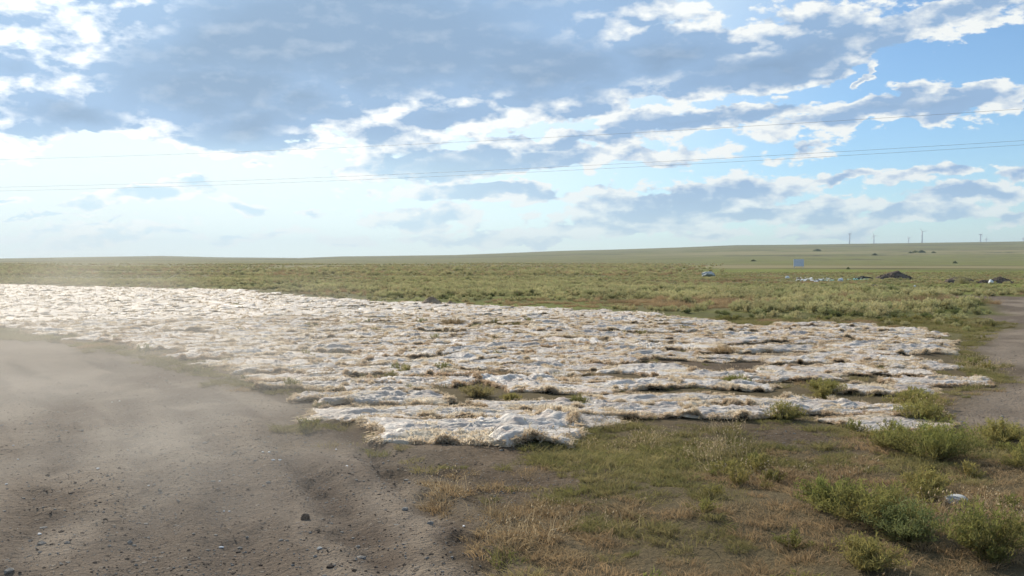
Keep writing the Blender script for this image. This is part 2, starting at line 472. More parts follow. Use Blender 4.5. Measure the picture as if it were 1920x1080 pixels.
M_TEAL = plain_mat('teal_plastic', rgba(0.18, 0.50, 0.44), rgba(0.38, 0.66, 0.58), 5.0, 0.5, 0.01)
M_BLACKFILM = plain_mat('black_netting', rgba(0.015, 0.018, 0.015), rgba(0.05, 0.05, 0.04), 5.0, 0.6, 0.02)
M_STEEL = plain_mat('galvanised_steel', rgba(0.30, 0.31, 0.32), rgba(0.42, 0.43, 0.44), 3.0, 0.5, 0)
M_BOARD = plain_mat('board_face', rgba(0.68, 0.72, 0.78), rgba(0.74, 0.78, 0.83), 1.2, 0.6, 0)
M_TURBINE = plain_mat('turbine_paint', rgba(0.50, 0.52, 0.55), rgba(0.56, 0.58, 0.60), 0.02, 0.5, 0)
M_WIRE = plain_mat('wire_metal', rgba(0.30, 0.30, 0.31), rgba(0.38, 0.38, 0.39), 1.0, 0.5, 0, 0.5)
M_WOOD = plain_mat('weathered_stick', rgba(0.06, 0.04, 0.03), rgba(0.13, 0.09, 0.06), 30.0, 0.85, 0)

# ------------------------------------------------------------------ the land
def GP(pts): return [on_ground(px, py) for px, py in pts]
SKIN_FIELD = GP([(-620, 528), (-300, 530), (0, 533), (230, 540), (430, 543), (560, 556), (680, 566), (800, 572), (1000, 578), (1170, 585), (1290, 596),
                 (1400, 610), (1560, 612), (1700, 618), (1812, 624), (1805, 650), (1790, 690), (1838, 716), (1800, 732), (1700, 742), (1690, 768), (1745, 800),
                 (1700, 812), (1600, 812), (1470, 795), (1290, 797), (1110, 800), (1000, 812), (900, 836), (730, 835), (700, 815), (628, 796), (600, 745),
                 (520, 722), (350, 682), (245, 655), (120, 638), (0, 618), (-200, 600), (-620, 575)])
ROAD = GP([(-2500, 575), (-620, 585), (0, 628), (250, 668), (420, 705), (600, 760), (660, 830), (790, 850), (885, 895), (1000, 980), (1140, 1085), (1800, 2600),
           (960, 6000), (-3000, 6000), (-9000, 900)])
TRACK = GP([(1740, 553), (1850, 554), (2300, 560), (3400, 640), (3400, 1000), (2100, 900), (1960, 800), (1780, 800), (1715, 775), (1780, 745), (1835, 715),
            (1828, 660), (1862, 610), (1835, 578)])
WEED_BANK = [on_ground(1560, 552), on_ground(1640, 556), on_ground(1740, 572), on_ground(1835, 584)]

CREST = [(-900, 488), (-200, 486), (0, 485), (150, 483), (300, 481), (420, 483.5), (560, 484.5), (640, 481.5), (760, 480), (850, 479), (940, 476), (1050, 472),
         (1150, 469.5), (1270, 466), (1380, 462), (1500, 461.5), (1600, 460.5), (1920, 458.5), (2400, 461), (3200, 480), (4400, 487)]
crest_az = np.array([math.atan2(ray(px, 487).x, ray(px, 487).y) for px, _ in CREST])
crest_t = np.array([(EYE_Y - py) / FPX for _, py in CREST])

_a = np.array(on_ground(60, 1180)); _b = np.array(on_ground(250, 820)); _u = (_b - _a) / np.linalg.norm(_b - _a)
def lanes(x, y):
    """streaks worn along the driving direction"""
    al = x * _u[0] + y * _u[1]; ac = x * _u[1] - y * _u[0] + .012 * al ** 2
    return fbm(ac, al * .11, .75, 4, 97, .6)
def height(x, y):
    x = np.asarray(x, float); y = np.asarray(y, float)
    r = np.hypot(x, y); az = np.arctan2(x, y)
    tn = np.interp(az, crest_az, crest_t, left=0.0, right=0.0)
    rc = 2600.0
    hc = (1.6 + rc * tn)
    und = fbm(x, y, 700.0, 3, 31) - 0.5
    h = hc * sstep(r, 330, rc) + und * 3.0 * sstep(r, 500, 1400) * (1 - sstep(r, 1900, 2500))
    h = h + np.where(r > rc, (r - rc) * (0.0045 * np.clip(tn / 0.014, 0, 1)), 0.0)
    near = 1 - sstep(r, 90, 200)
    field = poly_sd(x, y, SKIN_FIELD); road = poly_sd(x, y, ROAD)
    h = h + near * ((fbm(x, y, 6.0, 3, 3) - 0.5) * 0.16 + (fbm(x, y, 1.3, 3, 5) - 0.5) * 0.06 * (1 - 0.7 * sstep(field, -0.6, 0.3)))
    # lumpy turf away from the road
    turf = (1 - sstep(road, -1.0, 0.2))
    flat = 1 - 0.8 * sstep(field, -0.6, 0.3)
    h = h + near * turf * flat * (fbm(x, y, 0.55, 3, 9) - 0.5) * 0.07
    # wheel ruts that curve off the road edge
    rut = np.zeros_like(r)
    for (pl_, w, dep) in RUTS:
        d = rut_d(x, y, pl_)
        d = np.abs(d + (fbm(x, y, 0.7, 3, 12) - 0.5) * 0.16)
        w = w * .72; dep = dep * .6
        rut = rut - dep * np.exp(-(d / w) ** 2) + 0.5 * dep * np.exp(-((np.abs(d) - 1.9 * w) / (0.7 * w)) ** 2)
    h = h + rut * (0.35 + 0.9 * fbm(x, y, 0.7, 3, 15)) * 1.35
    h = h + near * (1 - turf) * (lanes(x, y) - .5) * -.09 * (1 - sstep(r, 25, 40))
    clod = sstep(fbm(x, y, 0.22, 3, 21), 0.55, 0.8) * (0.3 + 0.7 * np.clip(-rut * 30, 0, 1))
    h = h + near * (1 - turf) * clod * 0.055 * (1 - sstep(r, 14, 30))
    for i in range(len(WEED_BANK) - 1):
        d, t = seg_d(x, y, WEED_BANK[i], WEED_BANK[i + 1])
        h = h + 0.16 * np.exp(-(d / 1.6) ** 2)
    return h

# wheel ruts: polylines, half-width, depth
RUTS = []
for (pl, w, dep) in [([(640, 800), (700, 862), (775, 922), (850, 990), (915, 1100)], .12, .045), ([(545, 870), (600, 925), (655, 985), (740, 1100)], .13, .045),
                     ([(690, 842), (760, 868), (850, 905), (930, 965), (1040, 1050)], .10, .035), ([(330, 750), (395, 850), (435, 960), (460, 1120)], .16, .028),
                     ([(235, 750), (275, 860), (285, 960), (270, 1120)], .16, .028), ([(130, 720), (125, 850), (60, 1000), (-40, 1120)], .18, .028),
                     ([(600, 1014), (640, 1004), (690, 984)], .06, .02), ([(500, 800), (530, 850), (580, 890)], .14, .03)]:
    RUTS.append(([on_ground(*p) for p in pl], w, dep))
def rut_d(x, y, pts_):
    d = np.full(np.shape(x), 1e9)
    for a, b in zip(pts_[:-1], pts_[1:]): d = np.minimum(d, seg_d(x, y, a, b)[0])
    return d

def hz(x, y): return float(height(np.array([x]), np.array([y]))[0])

# rings centred on the viewpoint, spaced by proportion so that near ground is finest
rr = [0.5]
while rr[-1] < 70: rr.append(rr[-1] * 1.0105)
while rr[-1] < 3400: rr.append(rr[-1] * 1.035)
while rr[-1] < 9500: rr.append(rr[-1] * 1.12)
rr = np.array(rr)
az = np.concatenate([np.linspace(R(-34), R(34), 520), np.linspace(R(34), R(326), 74)[1:-1]])
A, RR = np.meshgrid(az, rr)
gx = (RR * np.sin(A)).ravel(); gy = (RR * np.cos(A)).ravel()
gz = height(gx, gy)
nr, na = len(rr), len(az)
i = np.arange(nr - 1)[:, None] * na + np.arange(na)[None, :]
j = np.arange(nr - 1)[:, None] * na + ((np.arange(na) + 1) % na)[None, :]
quads = np.stack([i, i + na, j + na, j], -1).reshape(-1, 4)
verts = np.column_stack([gx, gy, gz])
verts = np.vstack([verts, [[0, 0, hz(0, 0)]]])
fan = np.column_stack([np.arange(na), (np.arange(na) + 1) % na, np.full(na, len(verts) - 1)])

def cover(x, y):
    """soil, lush, road, far, pale, scrub at ground points"""
    r = np.hypot(x, y)
    n = fbm(x, y, 2.2, 4, 41) - 0.5
    road = sstep(poly_sd(x, y, ROAD) + n * 1.6, -0.5, 0.7)
    track = sstep(poly_sd(x, y, TRACK) + n * 2.0, -0.5, 0.8)
    spots = sstep(fbm(x, y, 3.2, 4, 51), 0.52, 0.66) * 0.8 * (1 - sstep(r, 14, 30))
    soil = np.clip(np.maximum(np.maximum(road, track), spots), 0, 1)
    lush = sstep(fbm(x, y, 9.0, 4, 61), 0.40, 0.62)
    far = sstep(r, 13, 38) * (1 - soil * (1 - sstep(r, 60, 110)))
    # long bands of different vegetation on the plain beyond, running across the view
    rs = r * (1 + (fbm(x, y * 2.2, 120.0, 5, 71, .6) - 0.5) * 0.42)
    azd = np.degrees(np.arctan2(x, y))
    rightside = sstep(azd, 4, 13)
    bandA = sstep(rs, 100, 125) * (1 - sstep(rs, 160, 190)) * rightside
    bandB = sstep(rs, 330, 420) * (1 - sstep(rs, 700, 900)) * rightside
    lush = np.where(r > 95, np.clip(0.35 * lush + bandA + 0.4 * bandB * (.4 + fbm(x * .4, y, 40.0, 4, 77)), 0, 1), lush)
    pale = np.clip(sstep(rs, 190, 215) * (1 - sstep(rs, 270, 330)) * (0.15 + 0.35 * rightside)
                   + sstep(rs, 930, 980) * (1 - sstep(rs, 1080, 1200)) * 0.4 * rightside, 0, 1)
    sc = sstep(fbm(x * 0.12, y, 70.0, 5, 81, .65), 0.56, 0.66) * sstep(r, 200, 400) * 0.6
    edge = np.exp(-((rs - 188) / 3.5) ** 2) * 0.75 * rightside + np.exp(-((rs - 905) / 16) ** 2) * 1.0 * sstep(azd, -2, 8) * sstep(fbm(x, y, 90.0, 3, 83), 0.42, 0.55) + np.exp(-((rs - 640) / 7) ** 2) * 0.9 * sstep(azd, 2, 9) * sstep(fbm(x, y, 50.0, 3, 84), 0.48, 0.58)
    hillg = sstep(r, 1500, 2500) * 0.35
    soil_dark = np.zeros_like(r)
    for (pl_, w, dep) in RUTS:
        dd = np.abs(rut_d(x, y, pl_) + (fbm(x, y, 0.7, 3, 12) - 0.5) * 0.16)
        soil_dark = np.maximum(soil_dark, np.exp(-(dd / (w * 1.5)) ** 2) * (1.0 if dep > .03 else .7))
    lane = lanes(x, y)
    soil_dark = np.maximum(soil_dark, .75 * sstep(lane, .54, .66) * road)
    soil_dark = soil_dark * sstep(fbm(x, y, .6, 4, 91), .24, .48)
    soil_dark = np.maximum(soil_dark, sstep(fbm(x, y * .7, 1.7, 4, 93), .56, .68) * .6)
    road = np.maximum(np.clip(road - .0, 0, 1), track * .95)
    return soil, lush, road, far, pale, soil_dark, np.clip(sc + edge + hillg * 0.3, 0, 1)
cv = cover(verts[:, 0], verts[:, 1])
me = mesh_np('ground', verts, tris=fan, quads=quads, mat=M_GROUND,
             attrs=dict(zip(('soil', 'lush', 'road', 'far', 'pale', 'soil_dark', 'scrub'), cv)))
ground = add('ground', me); tag(ground, kind='structure')

# ------------------------------------------------------------------ sheepskins
def make_skin(seed, nu=150, nv=38, fringe=3000, strand=1.0):
    """one hide laid wool-side down: outline with leg and neck flaps, wrinkled sheet, rim curled up and over"""
    rg = np.random.default_rng(seed)
    th = np.linspace(0, 2 * np.pi, nu, endpoint=False)
    a, b = 0.62 + rg.uniform(-.06, .08), 0.46 + rg.uniform(-.05, .06)
    r = (np.abs(np.cos(th) / a) ** 3.2 + np.abs(np.sin(th) / b) ** 3.2) ** (-1 / 3.2)
    for ang in (0.62, math.pi - 0.62, math.pi + 0.62, -0.62):
        ang += rg.uniform(-.18, .18); amp = rg.uniform(.05, .24); wd = rg.uniform(.10, .18)
        dd = (th - ang + np.pi) % (2 * np.pi) - np.pi
        r = r + amp * np.exp(-(dd / wd) ** 2)
    dd = (th + np.pi) % (2 * np.pi) - np.pi
    r = r + rg.uniform(.02, .14) * np.exp(-(dd / .22) ** 2) - rg.uniform(0, .07) * np.exp(-((np.abs(dd) - np.pi) / .2) ** 2)
    ph = rg.uniform(0, 50)
    r = r * (1 + 0.34 * (fbm(np.cos(th) * 1.2 + ph, np.sin(th) * 1.2, 0.5, 3, seed) - .5) + 0.16 * (fbm(np.cos(th) * 6 + ph, np.sin(th) * 6, 0.5, 3, seed + 5) - .5))
    rho = np.concatenate([np.linspace(0.04, 0.86, nv - 9), 0.86 + 0.14 * np.linspace(0, 1, 10)[1:]])
    # how strongly each stretch of rim curls
    curl = sstep(fbm(np.cos(th) * 2 + ph, np.sin(th) * 2, 0.6, 2, seed + 9), 0.50, 0.78)
    rad = 0.006 + 0.018 * curl
    V = []; Wl = []
    for k, q in enumerate(rho):
        if q <= 0.8601:
            x = np.cos(th) * r * q; y = np.sin(th) * r * q; lift = 0 * th
            wl = sstep(q, 0.80, 0.86) * 0.35 * np.ones(nu)
        else:
            u = (q - 0.86) / 0.14                       # 0..1 along the roll
            ang = u * (0.55 + 3.6 * curl)
            x = np.cos(th) * (r * 0.86 + rad * 1.25 * np.sin(ang)); y = np.sin(th) * (r * 0.86 + rad * 1.25 * np.sin(ang))
            lift = rad * (1 - np.cos(ang))
            wl = 0.35 + 0.65 * sstep(u, 0.1, 0.5) * np.ones(nu)
        base = -0.020 + 0.040 * (1 - np.clip(q, 0, 1) ** 3) + 0.010 * curl
        wr = (fbm(x * 0.8 + ph, y * 2.6, 0.42, 4, seed + 20, 0.55) - .5) * 0.065
        wr += np.abs(fbm(x + ph, y * 1.6, 0.16, 3, seed + 30) - .5) * 0.05
        lump = sstep(fbm(x + ph, y, 0.34, 2, seed + 40), .62, .84) * 0.04
        wr += (0.5 - np.abs(fbm(x * 1.4 + ph, y * 3.0, 0.11, 3, seed + 35) - .5) * 2) * 0.034
        edge_ = 1 - 0.75 * sstep(q, .86, 1.0)
        V.append(np.column_stack([x, y, base + wr * (0.6 + 0.5 * q) * edge_ + lump * edge_ + lift])); Wl.append(wl)
    V = np.concatenate(V); Wl = np.concatenate(Wl)
    n = len(rho)
    V = np.vstack([V, [[0, 0, V[:nu, 2].mean()]]]); Wl = np.append(Wl, 0)
    ii = np.arange(n - 1)[:, None] * nu + np.arange(nu)[None, :]; jj = np.arange(n - 1)[:, None] * nu + ((np.arange(nu) + 1) % nu)[None, :]
    Q = np.stack([ii, ii + nu, jj + nu, jj], -1).reshape(-1, 4)
    F = np.column_stack([np.full(nu, len(V) - 1), np.arange(nu), (np.arange(nu) + 1) % nu])
    # pieces of bare wool showing through holes and folds
    patch = sstep(fbm(V[:, 0] + ph, V[:, 1], 0.3, 3, seed + 60), .60, .70)
    Wl = np.clip(Wl + patch * 0.9, 0, 1)
    hide = mesh_np('hide', V, tris=F, quads=Q, attrs={'wool': Wl}, mat=M_HIDE)
    # wool: locks sprouting from the rolled rim and the bare patches
    T = Tris()
    src = V[(n - 9) * nu:n * nu]
    wts = np.tile(0.06 + curl + 0.5 * sstep(fbm(np.cos(th) * 3 + ph, np.sin(th) * 3, .5, 2, seed + 11), .5, .75), 9); wts /= wts.sum()
    pick = rg.choice(len(src), fringe, p=wts)
    th_p = th[pick % nu]
    out = np.column_stack([np.cos(th_p), np.sin(th_p), np.zeros(fringe)])
    base = src[pick] + rg.normal(scale=.007, size=(fringe, 3))
    lockd = fbm(base[:, 0] + ph, base[:, 1], 0.09, 2, seed + 70)
    L = (0.010 + 0.030 * lockd + rg.uniform(0, .014, fringe)) * strand
    d = out * (0.25 + rg.normal(scale=.45, size=(fringe, 1))) + np.column_stack([rg.normal(scale=.5, size=(fringe, 2)), rg.uniform(-.25, 1.0, fringe)])
    d /= np.linalg.norm(d, axis=1)[:, None]
    top = base + d * L[:, None]
    bend = rg.normal(scale=.007, size=(fringe, 3)) - np.array([0, 0, .003])
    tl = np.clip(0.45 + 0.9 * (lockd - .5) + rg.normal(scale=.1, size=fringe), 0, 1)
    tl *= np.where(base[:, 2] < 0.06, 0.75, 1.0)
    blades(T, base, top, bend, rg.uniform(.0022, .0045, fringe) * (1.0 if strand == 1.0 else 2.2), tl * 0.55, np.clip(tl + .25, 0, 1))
    pw = patch[:n * nu]
    if pw.sum() > 0:
        m1 = fringe // 4; k1 = rg.choice(n * nu, m1, p=pw / pw.sum()); b1 = V[k1] + rg.normal(scale=.008, size=(m1, 3)) * [1, 1, .2]
        d1 = np.column_stack([rg.normal(scale=.8, size=(m1, 2)), rg.uniform(.1, 1, m1)]); d1 /= np.linalg.norm(d1, axis=1)[:, None]
        blades(T, b1, b1 + d1 * rg.uniform(.01, .03, m1)[:, None], rg.normal(scale=.004, size=(m1, 3)), np.full(m1, .0035 * (1.0 if strand == 1.0 else 2.2)), np.full(m1, .4), rg.uniform(.5, 1, m1))
    # wool lying under the edge
    m2 = fringe // 6
    k2 = rg.integers(0, nu, m2)
    o2 = np.column_stack([np.cos(th[k2]), np.sin(th[k2]), np.zeros(m2)])
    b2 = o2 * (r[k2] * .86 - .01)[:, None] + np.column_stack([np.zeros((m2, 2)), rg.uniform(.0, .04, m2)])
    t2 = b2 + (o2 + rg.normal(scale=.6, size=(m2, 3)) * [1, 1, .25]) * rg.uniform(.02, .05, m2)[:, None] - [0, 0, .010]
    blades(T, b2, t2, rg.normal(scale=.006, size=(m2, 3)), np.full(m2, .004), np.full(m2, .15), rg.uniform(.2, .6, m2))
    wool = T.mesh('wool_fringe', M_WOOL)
    return hide, wool

SKINS = [make_skin(100 + s, fringe=3200) for s in range(14)]
FAR_SKINS = [make_skin(300 + s, 44, 14, 170, 1.25) for s in range(8)]

def join_far(pair):
    h, w = pair
    vh = np.empty(len(h.vertices) * 3, np.float32); h.vertices.foreach_get('co', vh)
    return h, w

# laying-out: rows of hides, each overlapping its neighbours a little
pts = []
hand = [  # px, py, turn, size: the hides along the near edge, where each can be told from the next
    (885, 815, 5, 1.55, 1.45), (1035, 797, 14, 1.1, 1.0), (712, 784, 4, 1.2, 1.0), (860, 782, -12, 1.0, .9), (1190, 781, 12, 1.15, 1.0), (1372, 782, -6, 1.0, .95),
    (1500, 768, 10, 1.2, 1.15), (1610, 774, -14, 1.25, 1.1), (1655, 798, 20, .95, .9), (1728, 806, 35, .42, .5), (1745, 719, 5, 1.05, .95), (1660, 735, 0, 1.2, 1.0),
    (655, 748, 6, 1.05, .8), (735, 758, -8, 1.1, .85), (1010, 768, 5, 1.1, .9), (1110, 775, -10, .95, .8), (1235, 757, 4, 1.15, .9), (1330, 757, -4, 1.05, .9), (590, 727, 4, 1.1, .85),
]
for (px, py, tr, s1, s2) in hand:
    x, y = on_ground(px, py); pts.append((x, y, R(tr), s1, s2, 0.02))
GAPS = [on_ground(*p) for p in [(870, 744), (1090, 764), (1560, 720), (1590, 728), (1145, 708), (940, 612), (1550, 745), (1330, 685), (1600, 752), (1240, 630), (1480, 652)]]
hx = np.array([p[0] for p in pts]); hy = np.array([p[1] for p in pts])
cy = 8.5; row = 0
while cy < 68:
    cx = -48 + (row % 2) * 0.6
    while cx < 14:
        x = cx + rnd.uniform(-.26, .26); y = cy + rnd.uniform(-.38, .38)
        cx += 1.0
        sd = float(poly_sd(np.array([x]), np.array([y]), SKIN_FIELD)[0])
        if sd < 0.42: continue
        if np.min(np.hypot(hx - x, (hy - y))) < 0.85: continue
        if any(math.hypot((x - g[0]) / 0.95, (y - g[1]) / 0.62) < 1 for g in GAPS): continue
        if rnd.random() < 0.022: continue
        tr = rnd.gauss(0, 20) + rnd.choice((0, 180)) + (90 if rnd.random() < .28 else 0)
        pts.append((x, y, R(tr), rnd.uniform(.85, 1.32), rnd.uniform(.85, 1.22), rnd.uniform(0, .02)))
    cy += 0.76; row += 1
pts = np.array(pts)
PX = 960 + FPX * pts[:, 0] / pts[:, 1]
dist = np.hypot(pts[:, 0], pts[:, 1])
inview = (PX > -90) & (PX < 1960)
order = np.argsort(np.where(np.arange(len(pts)) < len(hand), 0.0, np.where(inview, dist, 1e6)))
near_ids = order[:300]; far_ids = order[300:]

LABELS_HAND = [
    'large flat whitish sheepskin frontmost in the spread, a dark stick lying on it',
    'sheepskin right of the frontmost one, its tufty edge on the grass',
    'whitish sheepskin reaching furthest towards the dirt road, with a woolly pointed end',
    'wrinkled sheepskin just behind the large front one, woolly brown rim',
    'smooth sheepskin on the near edge, next right after the two front ones',
    'short sheepskin on the near edge with a cream woolly hump at its end',
    'sheepskin with a round tan woolly hump near the green weed on the near edge',
    'pinkish rumpled sheepskin at the right end of the near edge',
    'heaped curled sheepskin half hidden in the grass at the right of the near edge',
    'small scrap of curled sheepskin standing apart beside the green bush',
    'whitish sheepskin jutting furthest right beside the bare track',
    'broad grey-white sheepskin inward of the one jutting out by the track',
    'sheepskin on the left near edge just behind the woolly pointed one',
    'sheepskin left of the big grassy gap near the front',
    'sheepskin right of the big grassy gap, behind the large front hides',
    'small sheepskin behind the right end of the large front hides',
    'sheepskin one row behind the smooth one on the near edge',
    'sheepskin one row behind the short one with the woolly hump',
    'sheepskin on the left near edge, second behind the woolly pointed one',
]
def place_skin(k, idx, label, group):
    x, y, rz, s1, s2, up = pts[idx]
    hide_me, wool_me = SKINS[k]
    gx_ = (hz(x + .5, y) - hz(x - .5, y)); gy_ = (hz(x, y + .4) - hz(x, y - .4)) / .8
    q_ = Vector((0, 0, 1)).rotation_difference(Vector((-gx_, -gy_, 1)).normalized()) @ Euler((R(rnd.uniform(-1, 1)), R(rnd.uniform(-1, 1)), rz)).to_quaternion()
    o = add('sheepskin', None, loc=(x, y, hz(x, y) + up), rot=q_.to_euler(), scale=(s1, s2, (s1 + s2) / 2 * rnd.uniform(.65, 1.1)))
    tag(o, label, 'sheepskin', group)
    add('hide', hide_me, o); add('wool_fringe', wool_me, o)
    return o
nh = len(hand)
def zone_label(X, d):
    side = ('at the left end by the dirt road', 'left of centre in thin dust', 'straight behind the large front hide', 'right of the big grassy gap',
            'among the grass gaps right of centre', 'at the right end near the bare track')[int(np.searchsorted([430, 760, 1010, 1260, 1500], X))]
    deep = ('in the nearest rows', 'a third of the way back', 'in the middle rows', 'far back')[int(np.searchsorted([14.5, 17.0, 20.5], d))]
    return 'sheepskin lying %s, %s' % (deep, side), 'sheepskins %s, %s' % (deep, side)
for q, idx in enumerate(near_ids):
    if idx < nh:
        place_skin((idx * 5) % 14, idx, LABELS_HAND[idx], 'sheepskins along the near edge of the spread')
        continue
    X, d = PX[idx], dist[idx]
    if d < 13.5 and X < 1000: lab, gr = 'sheepskin in the near left corner of the spread, towards the dirt road', 'near left sheepskins'
    elif d < 13.5: lab, gr = 'sheepskin in the near right part of the spread, grass showing around it', 'near right sheepskins'
    elif True: lab, gr = zone_label(X, d)
    elif X > 1400: lab, gr = 'sheepskin drying at the right end of the spread, close to the bare track', 'sheepskins by the track'
    elif X < 500: lab, gr = 'dusty sheepskin drying at the left end of the spread, along the dirt road', 'sheepskins by the road'
    else: lab, gr = 'sheepskin drying in the crowded middle of the spread, hides all round it', 'sheepskins in the middle'
    place_skin(rnd.randrange(14), idx, lab, gr)
# the hand-laid hides not among the 300 (there are none) would go into the mass below

# geometry-node scatter: one object, copies of small source meshes at its points
def scatter(name, sources, P, rotz, scl, mat_label=None, tilt=None, kind='stuff'):
    """sources: list of lists of meshes (variants); P (n,3)"""
    src = bpy.data.collections.new(name + '_variants')
    for k, meshes in enumerate(sources):
        o = bpy.data.objects.new('%s_variant_%02d' % (name, k), meshes)
        src.objects.link(o)
    n = len(P)
    rot = np.zeros((n, 3)); rot[:, 2] = rotz
    if tilt is not None: rot[:, :2] = tilt
    me = mesh_np(name, P, attrs={'rot': rot, 'scl': np.asarray(scl, float), 'pick': RNG.integers(0, len(sources), n).astype(float)})
    o = add(name, me)
    g = bpy.data.node_groups.new(name + '_nodes', 'GeometryNodeTree')
    g.interface.new_socket('Geometry', in_out='INPUT', socket_type='NodeSocketGeometry')
    g.interface.new_socket('Geometry', in_out='OUTPUT', socket_type='NodeSocketGeometry')
    a = g.nodes.new('NodeGroupInput'); b = g.nodes.new('NodeGroupOutput')
    ci = g.nodes.new('GeometryNodeCollectionInfo'); ci.inputs['Collection'].default_value = src
    ci.inputs['Separate Children'].default_value = True; ci.inputs['Reset Children'].default_value = True
    ip = g.nodes.new('GeometryNodeInstanceOnPoints'); ip.inputs['Pick Instance'].default_value = True
    def na(nm, dt):
        q = g.nodes.new('GeometryNodeInputNamedAttribute'); q.data_type = dt; q.inputs['Name'].default_value = nm; return q.outputs['Attribute']
    e2r = g.nodes.new('FunctionNodeEulerToRotation')
    g.links.new(na('rot', 'FLOAT_VECTOR'), e2r.inputs[0]); g.links.new(e2r.outputs[0], ip.inputs['Rotation'])
    g.links.new(na('scl', 'FLOAT'), ip.inputs['Scale'])
    f2i = g.nodes.new('FunctionNodeFloatToInt'); g.links.new(na('pick', 'FLOAT'), f2i.inputs[0]); g.links.new(f2i.outputs[0], ip.inputs['Instance Index'])
    g.links.new(a.outputs[0], ip.inputs['Points']); g.links.new(ci.outputs[0], ip.inputs['Instance']); g.links.new(ip.outputs[0], b.inputs[0])
    md = o.modifiers.new('scatter', 'NODES'); md.node_group = g
    tag(o, kind=kind)
    return o

def combine(h, w, name):
    """hide and wool of a far skin in one mesh with two materials"""
    bm = bmesh.new(); bm.from_mesh(h); nf = len(bm.faces)
    bm.from_mesh(w)
    bm.faces.ensure_lookup_table()
    for f in bm.faces[nf:]: f.material_index = 1
    me = bpy.data.meshes.new(name); bm.to_mesh(me); bm.free()
    me.materials.append(M_HIDE); me.materials.append(M_WOOL)
    return me
fm = [combine(h, w, 'far_sheepskin_%d' % k) for k, (h, w) in enumerate(FAR_SKINS)]
fp = pts[far_ids]
P3 = np.column_stack([fp[:, 0], fp[:, 1], height(fp[:, 0], fp[:, 1]) + fp[:, 5]])
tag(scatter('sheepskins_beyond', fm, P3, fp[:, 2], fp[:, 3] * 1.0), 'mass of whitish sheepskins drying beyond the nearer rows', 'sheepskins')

# ------------------------------------------------------------------ vegetation
def grass_clump(seed, n, rad, h, lean, w, seeds=0, mat=None):
    rg = np.random.default_rng(seed); T = Tris()
    ang = rg.uniform(0, 2 * np.pi, n); rr_ = rad * np.sqrt(rg.uniform(0, 1, n))
    base = np.column_stack([np.cos(ang) * rr_, np.sin(ang) * rr_, np.full(n, -.01)])
    hh = h * rg.uniform(.45, 1.15, n)
    dirn = np.column_stack([np.cos(ang), np.sin(ang), np.zeros(n)]) * rg.uniform(0, lean, n)[:, None] + rg.normal(scale=lean * .5, size=(n, 3)) * [1, 1, 0]
    top = base + np.column_stack([dirn[:, 0] * hh, dirn[:, 1] * hh, hh])
    blades(T, base, top, np.column_stack([-dirn[:, 0] * hh * .2, -dirn[:, 1] * hh * .2, hh * .1]), w * rg.uniform(.6, 1.2, n), rg.uniform(0, .3, n), rg.uniform(.6, 1, n))
    return T, top

def add_heads(T, tops, L, w, rg):
    for p in tops:
        ax = np.array([rg.normal() * .5, rg.normal() * .5, 1.0]); ax /= np.linalg.norm(ax)
        s = np.cross(ax, [1, 0, 0]); s /= np.linalg.norm(s); q = np.cross(ax, s)
        ring = [p + ax * L * .4 + w * (math.cos(k * 2.094) * s + math.sin(k * 2.094) * q) for k in range(3)]
        V = [p] + ring + [p + ax * L]
        T.put(V, [(0, 1, 2), (0, 2, 3), (0, 3, 1), (4, 2, 1), (4, 3, 2), (4, 1, 3)], [.4, 1, 1, 1, .7])

dry = []
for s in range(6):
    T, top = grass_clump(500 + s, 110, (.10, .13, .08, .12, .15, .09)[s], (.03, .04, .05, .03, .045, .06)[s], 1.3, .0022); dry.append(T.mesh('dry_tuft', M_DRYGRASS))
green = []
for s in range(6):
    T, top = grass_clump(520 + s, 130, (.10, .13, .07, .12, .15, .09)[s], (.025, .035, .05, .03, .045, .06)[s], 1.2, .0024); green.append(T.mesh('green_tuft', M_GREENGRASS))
headed = []
for s in range(5):
    T, top = grass_clump(540 + s, 22, .13, .12, .8, .0014)
    rg = np.random.default_rng(s); add_heads(T, top[:14], .024, .0048, rg); headed.append(T.mesh('headed_tuft', M_SEED))

def weed(seed, n_stem, h, rad, leaves, mat, lw=.006, ll=.03):
    """bushy annual weed: thin stems fanning out, small narrow leaves all along them"""
    rg = np.random.default_rng(seed); T = Tris()
    ang = rg.uniform(0, 2 * np.pi, n_stem); sp = rad * rg.uniform(.1, 1, n_stem) ** .7
    hh = h * (1.0 - .55 * (sp / rad) ** 2) * rg.uniform(.7, 1.1, n_stem)
    base = np.column_stack([np.cos(ang) * sp * .15, np.sin(ang) * sp * .15, np.zeros(n_stem)])
    top = np.column_stack([np.cos(ang) * sp, np.sin(ang) * sp, hh])
    blades(T, base, top, np.column_stack([np.cos(ang) * sp * .12, np.sin(ang) * sp * .12, hh * 0]), np.full(n_stem, .003), np.full(n_stem, 0), np.full(n_stem, .5))
    k = rg.integers(0, n_stem, leaves); u = rg.uniform(.25, 1.05, leaves)[:, None]
    p = base[k] * (1 - u) + top[k] * u + rg.normal(scale=.022, size=(leaves, 3)) * (h / .4)
    p[:, 2] = np.maximum(p[:, 2], .01)
    d = rg.normal(size=(leaves, 3)) + [0, 0, 1.1]; d /= np.linalg.norm(d, axis=1)[:, None]
    cl = fbm(p[:, 0] * 1.0 + seed, p[:, 1] + p[:, 2], .12, 2, seed)
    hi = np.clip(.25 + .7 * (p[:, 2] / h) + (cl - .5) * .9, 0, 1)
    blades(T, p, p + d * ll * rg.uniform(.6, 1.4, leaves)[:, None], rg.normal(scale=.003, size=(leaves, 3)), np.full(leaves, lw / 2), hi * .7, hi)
    return T.mesh('weed', mat)

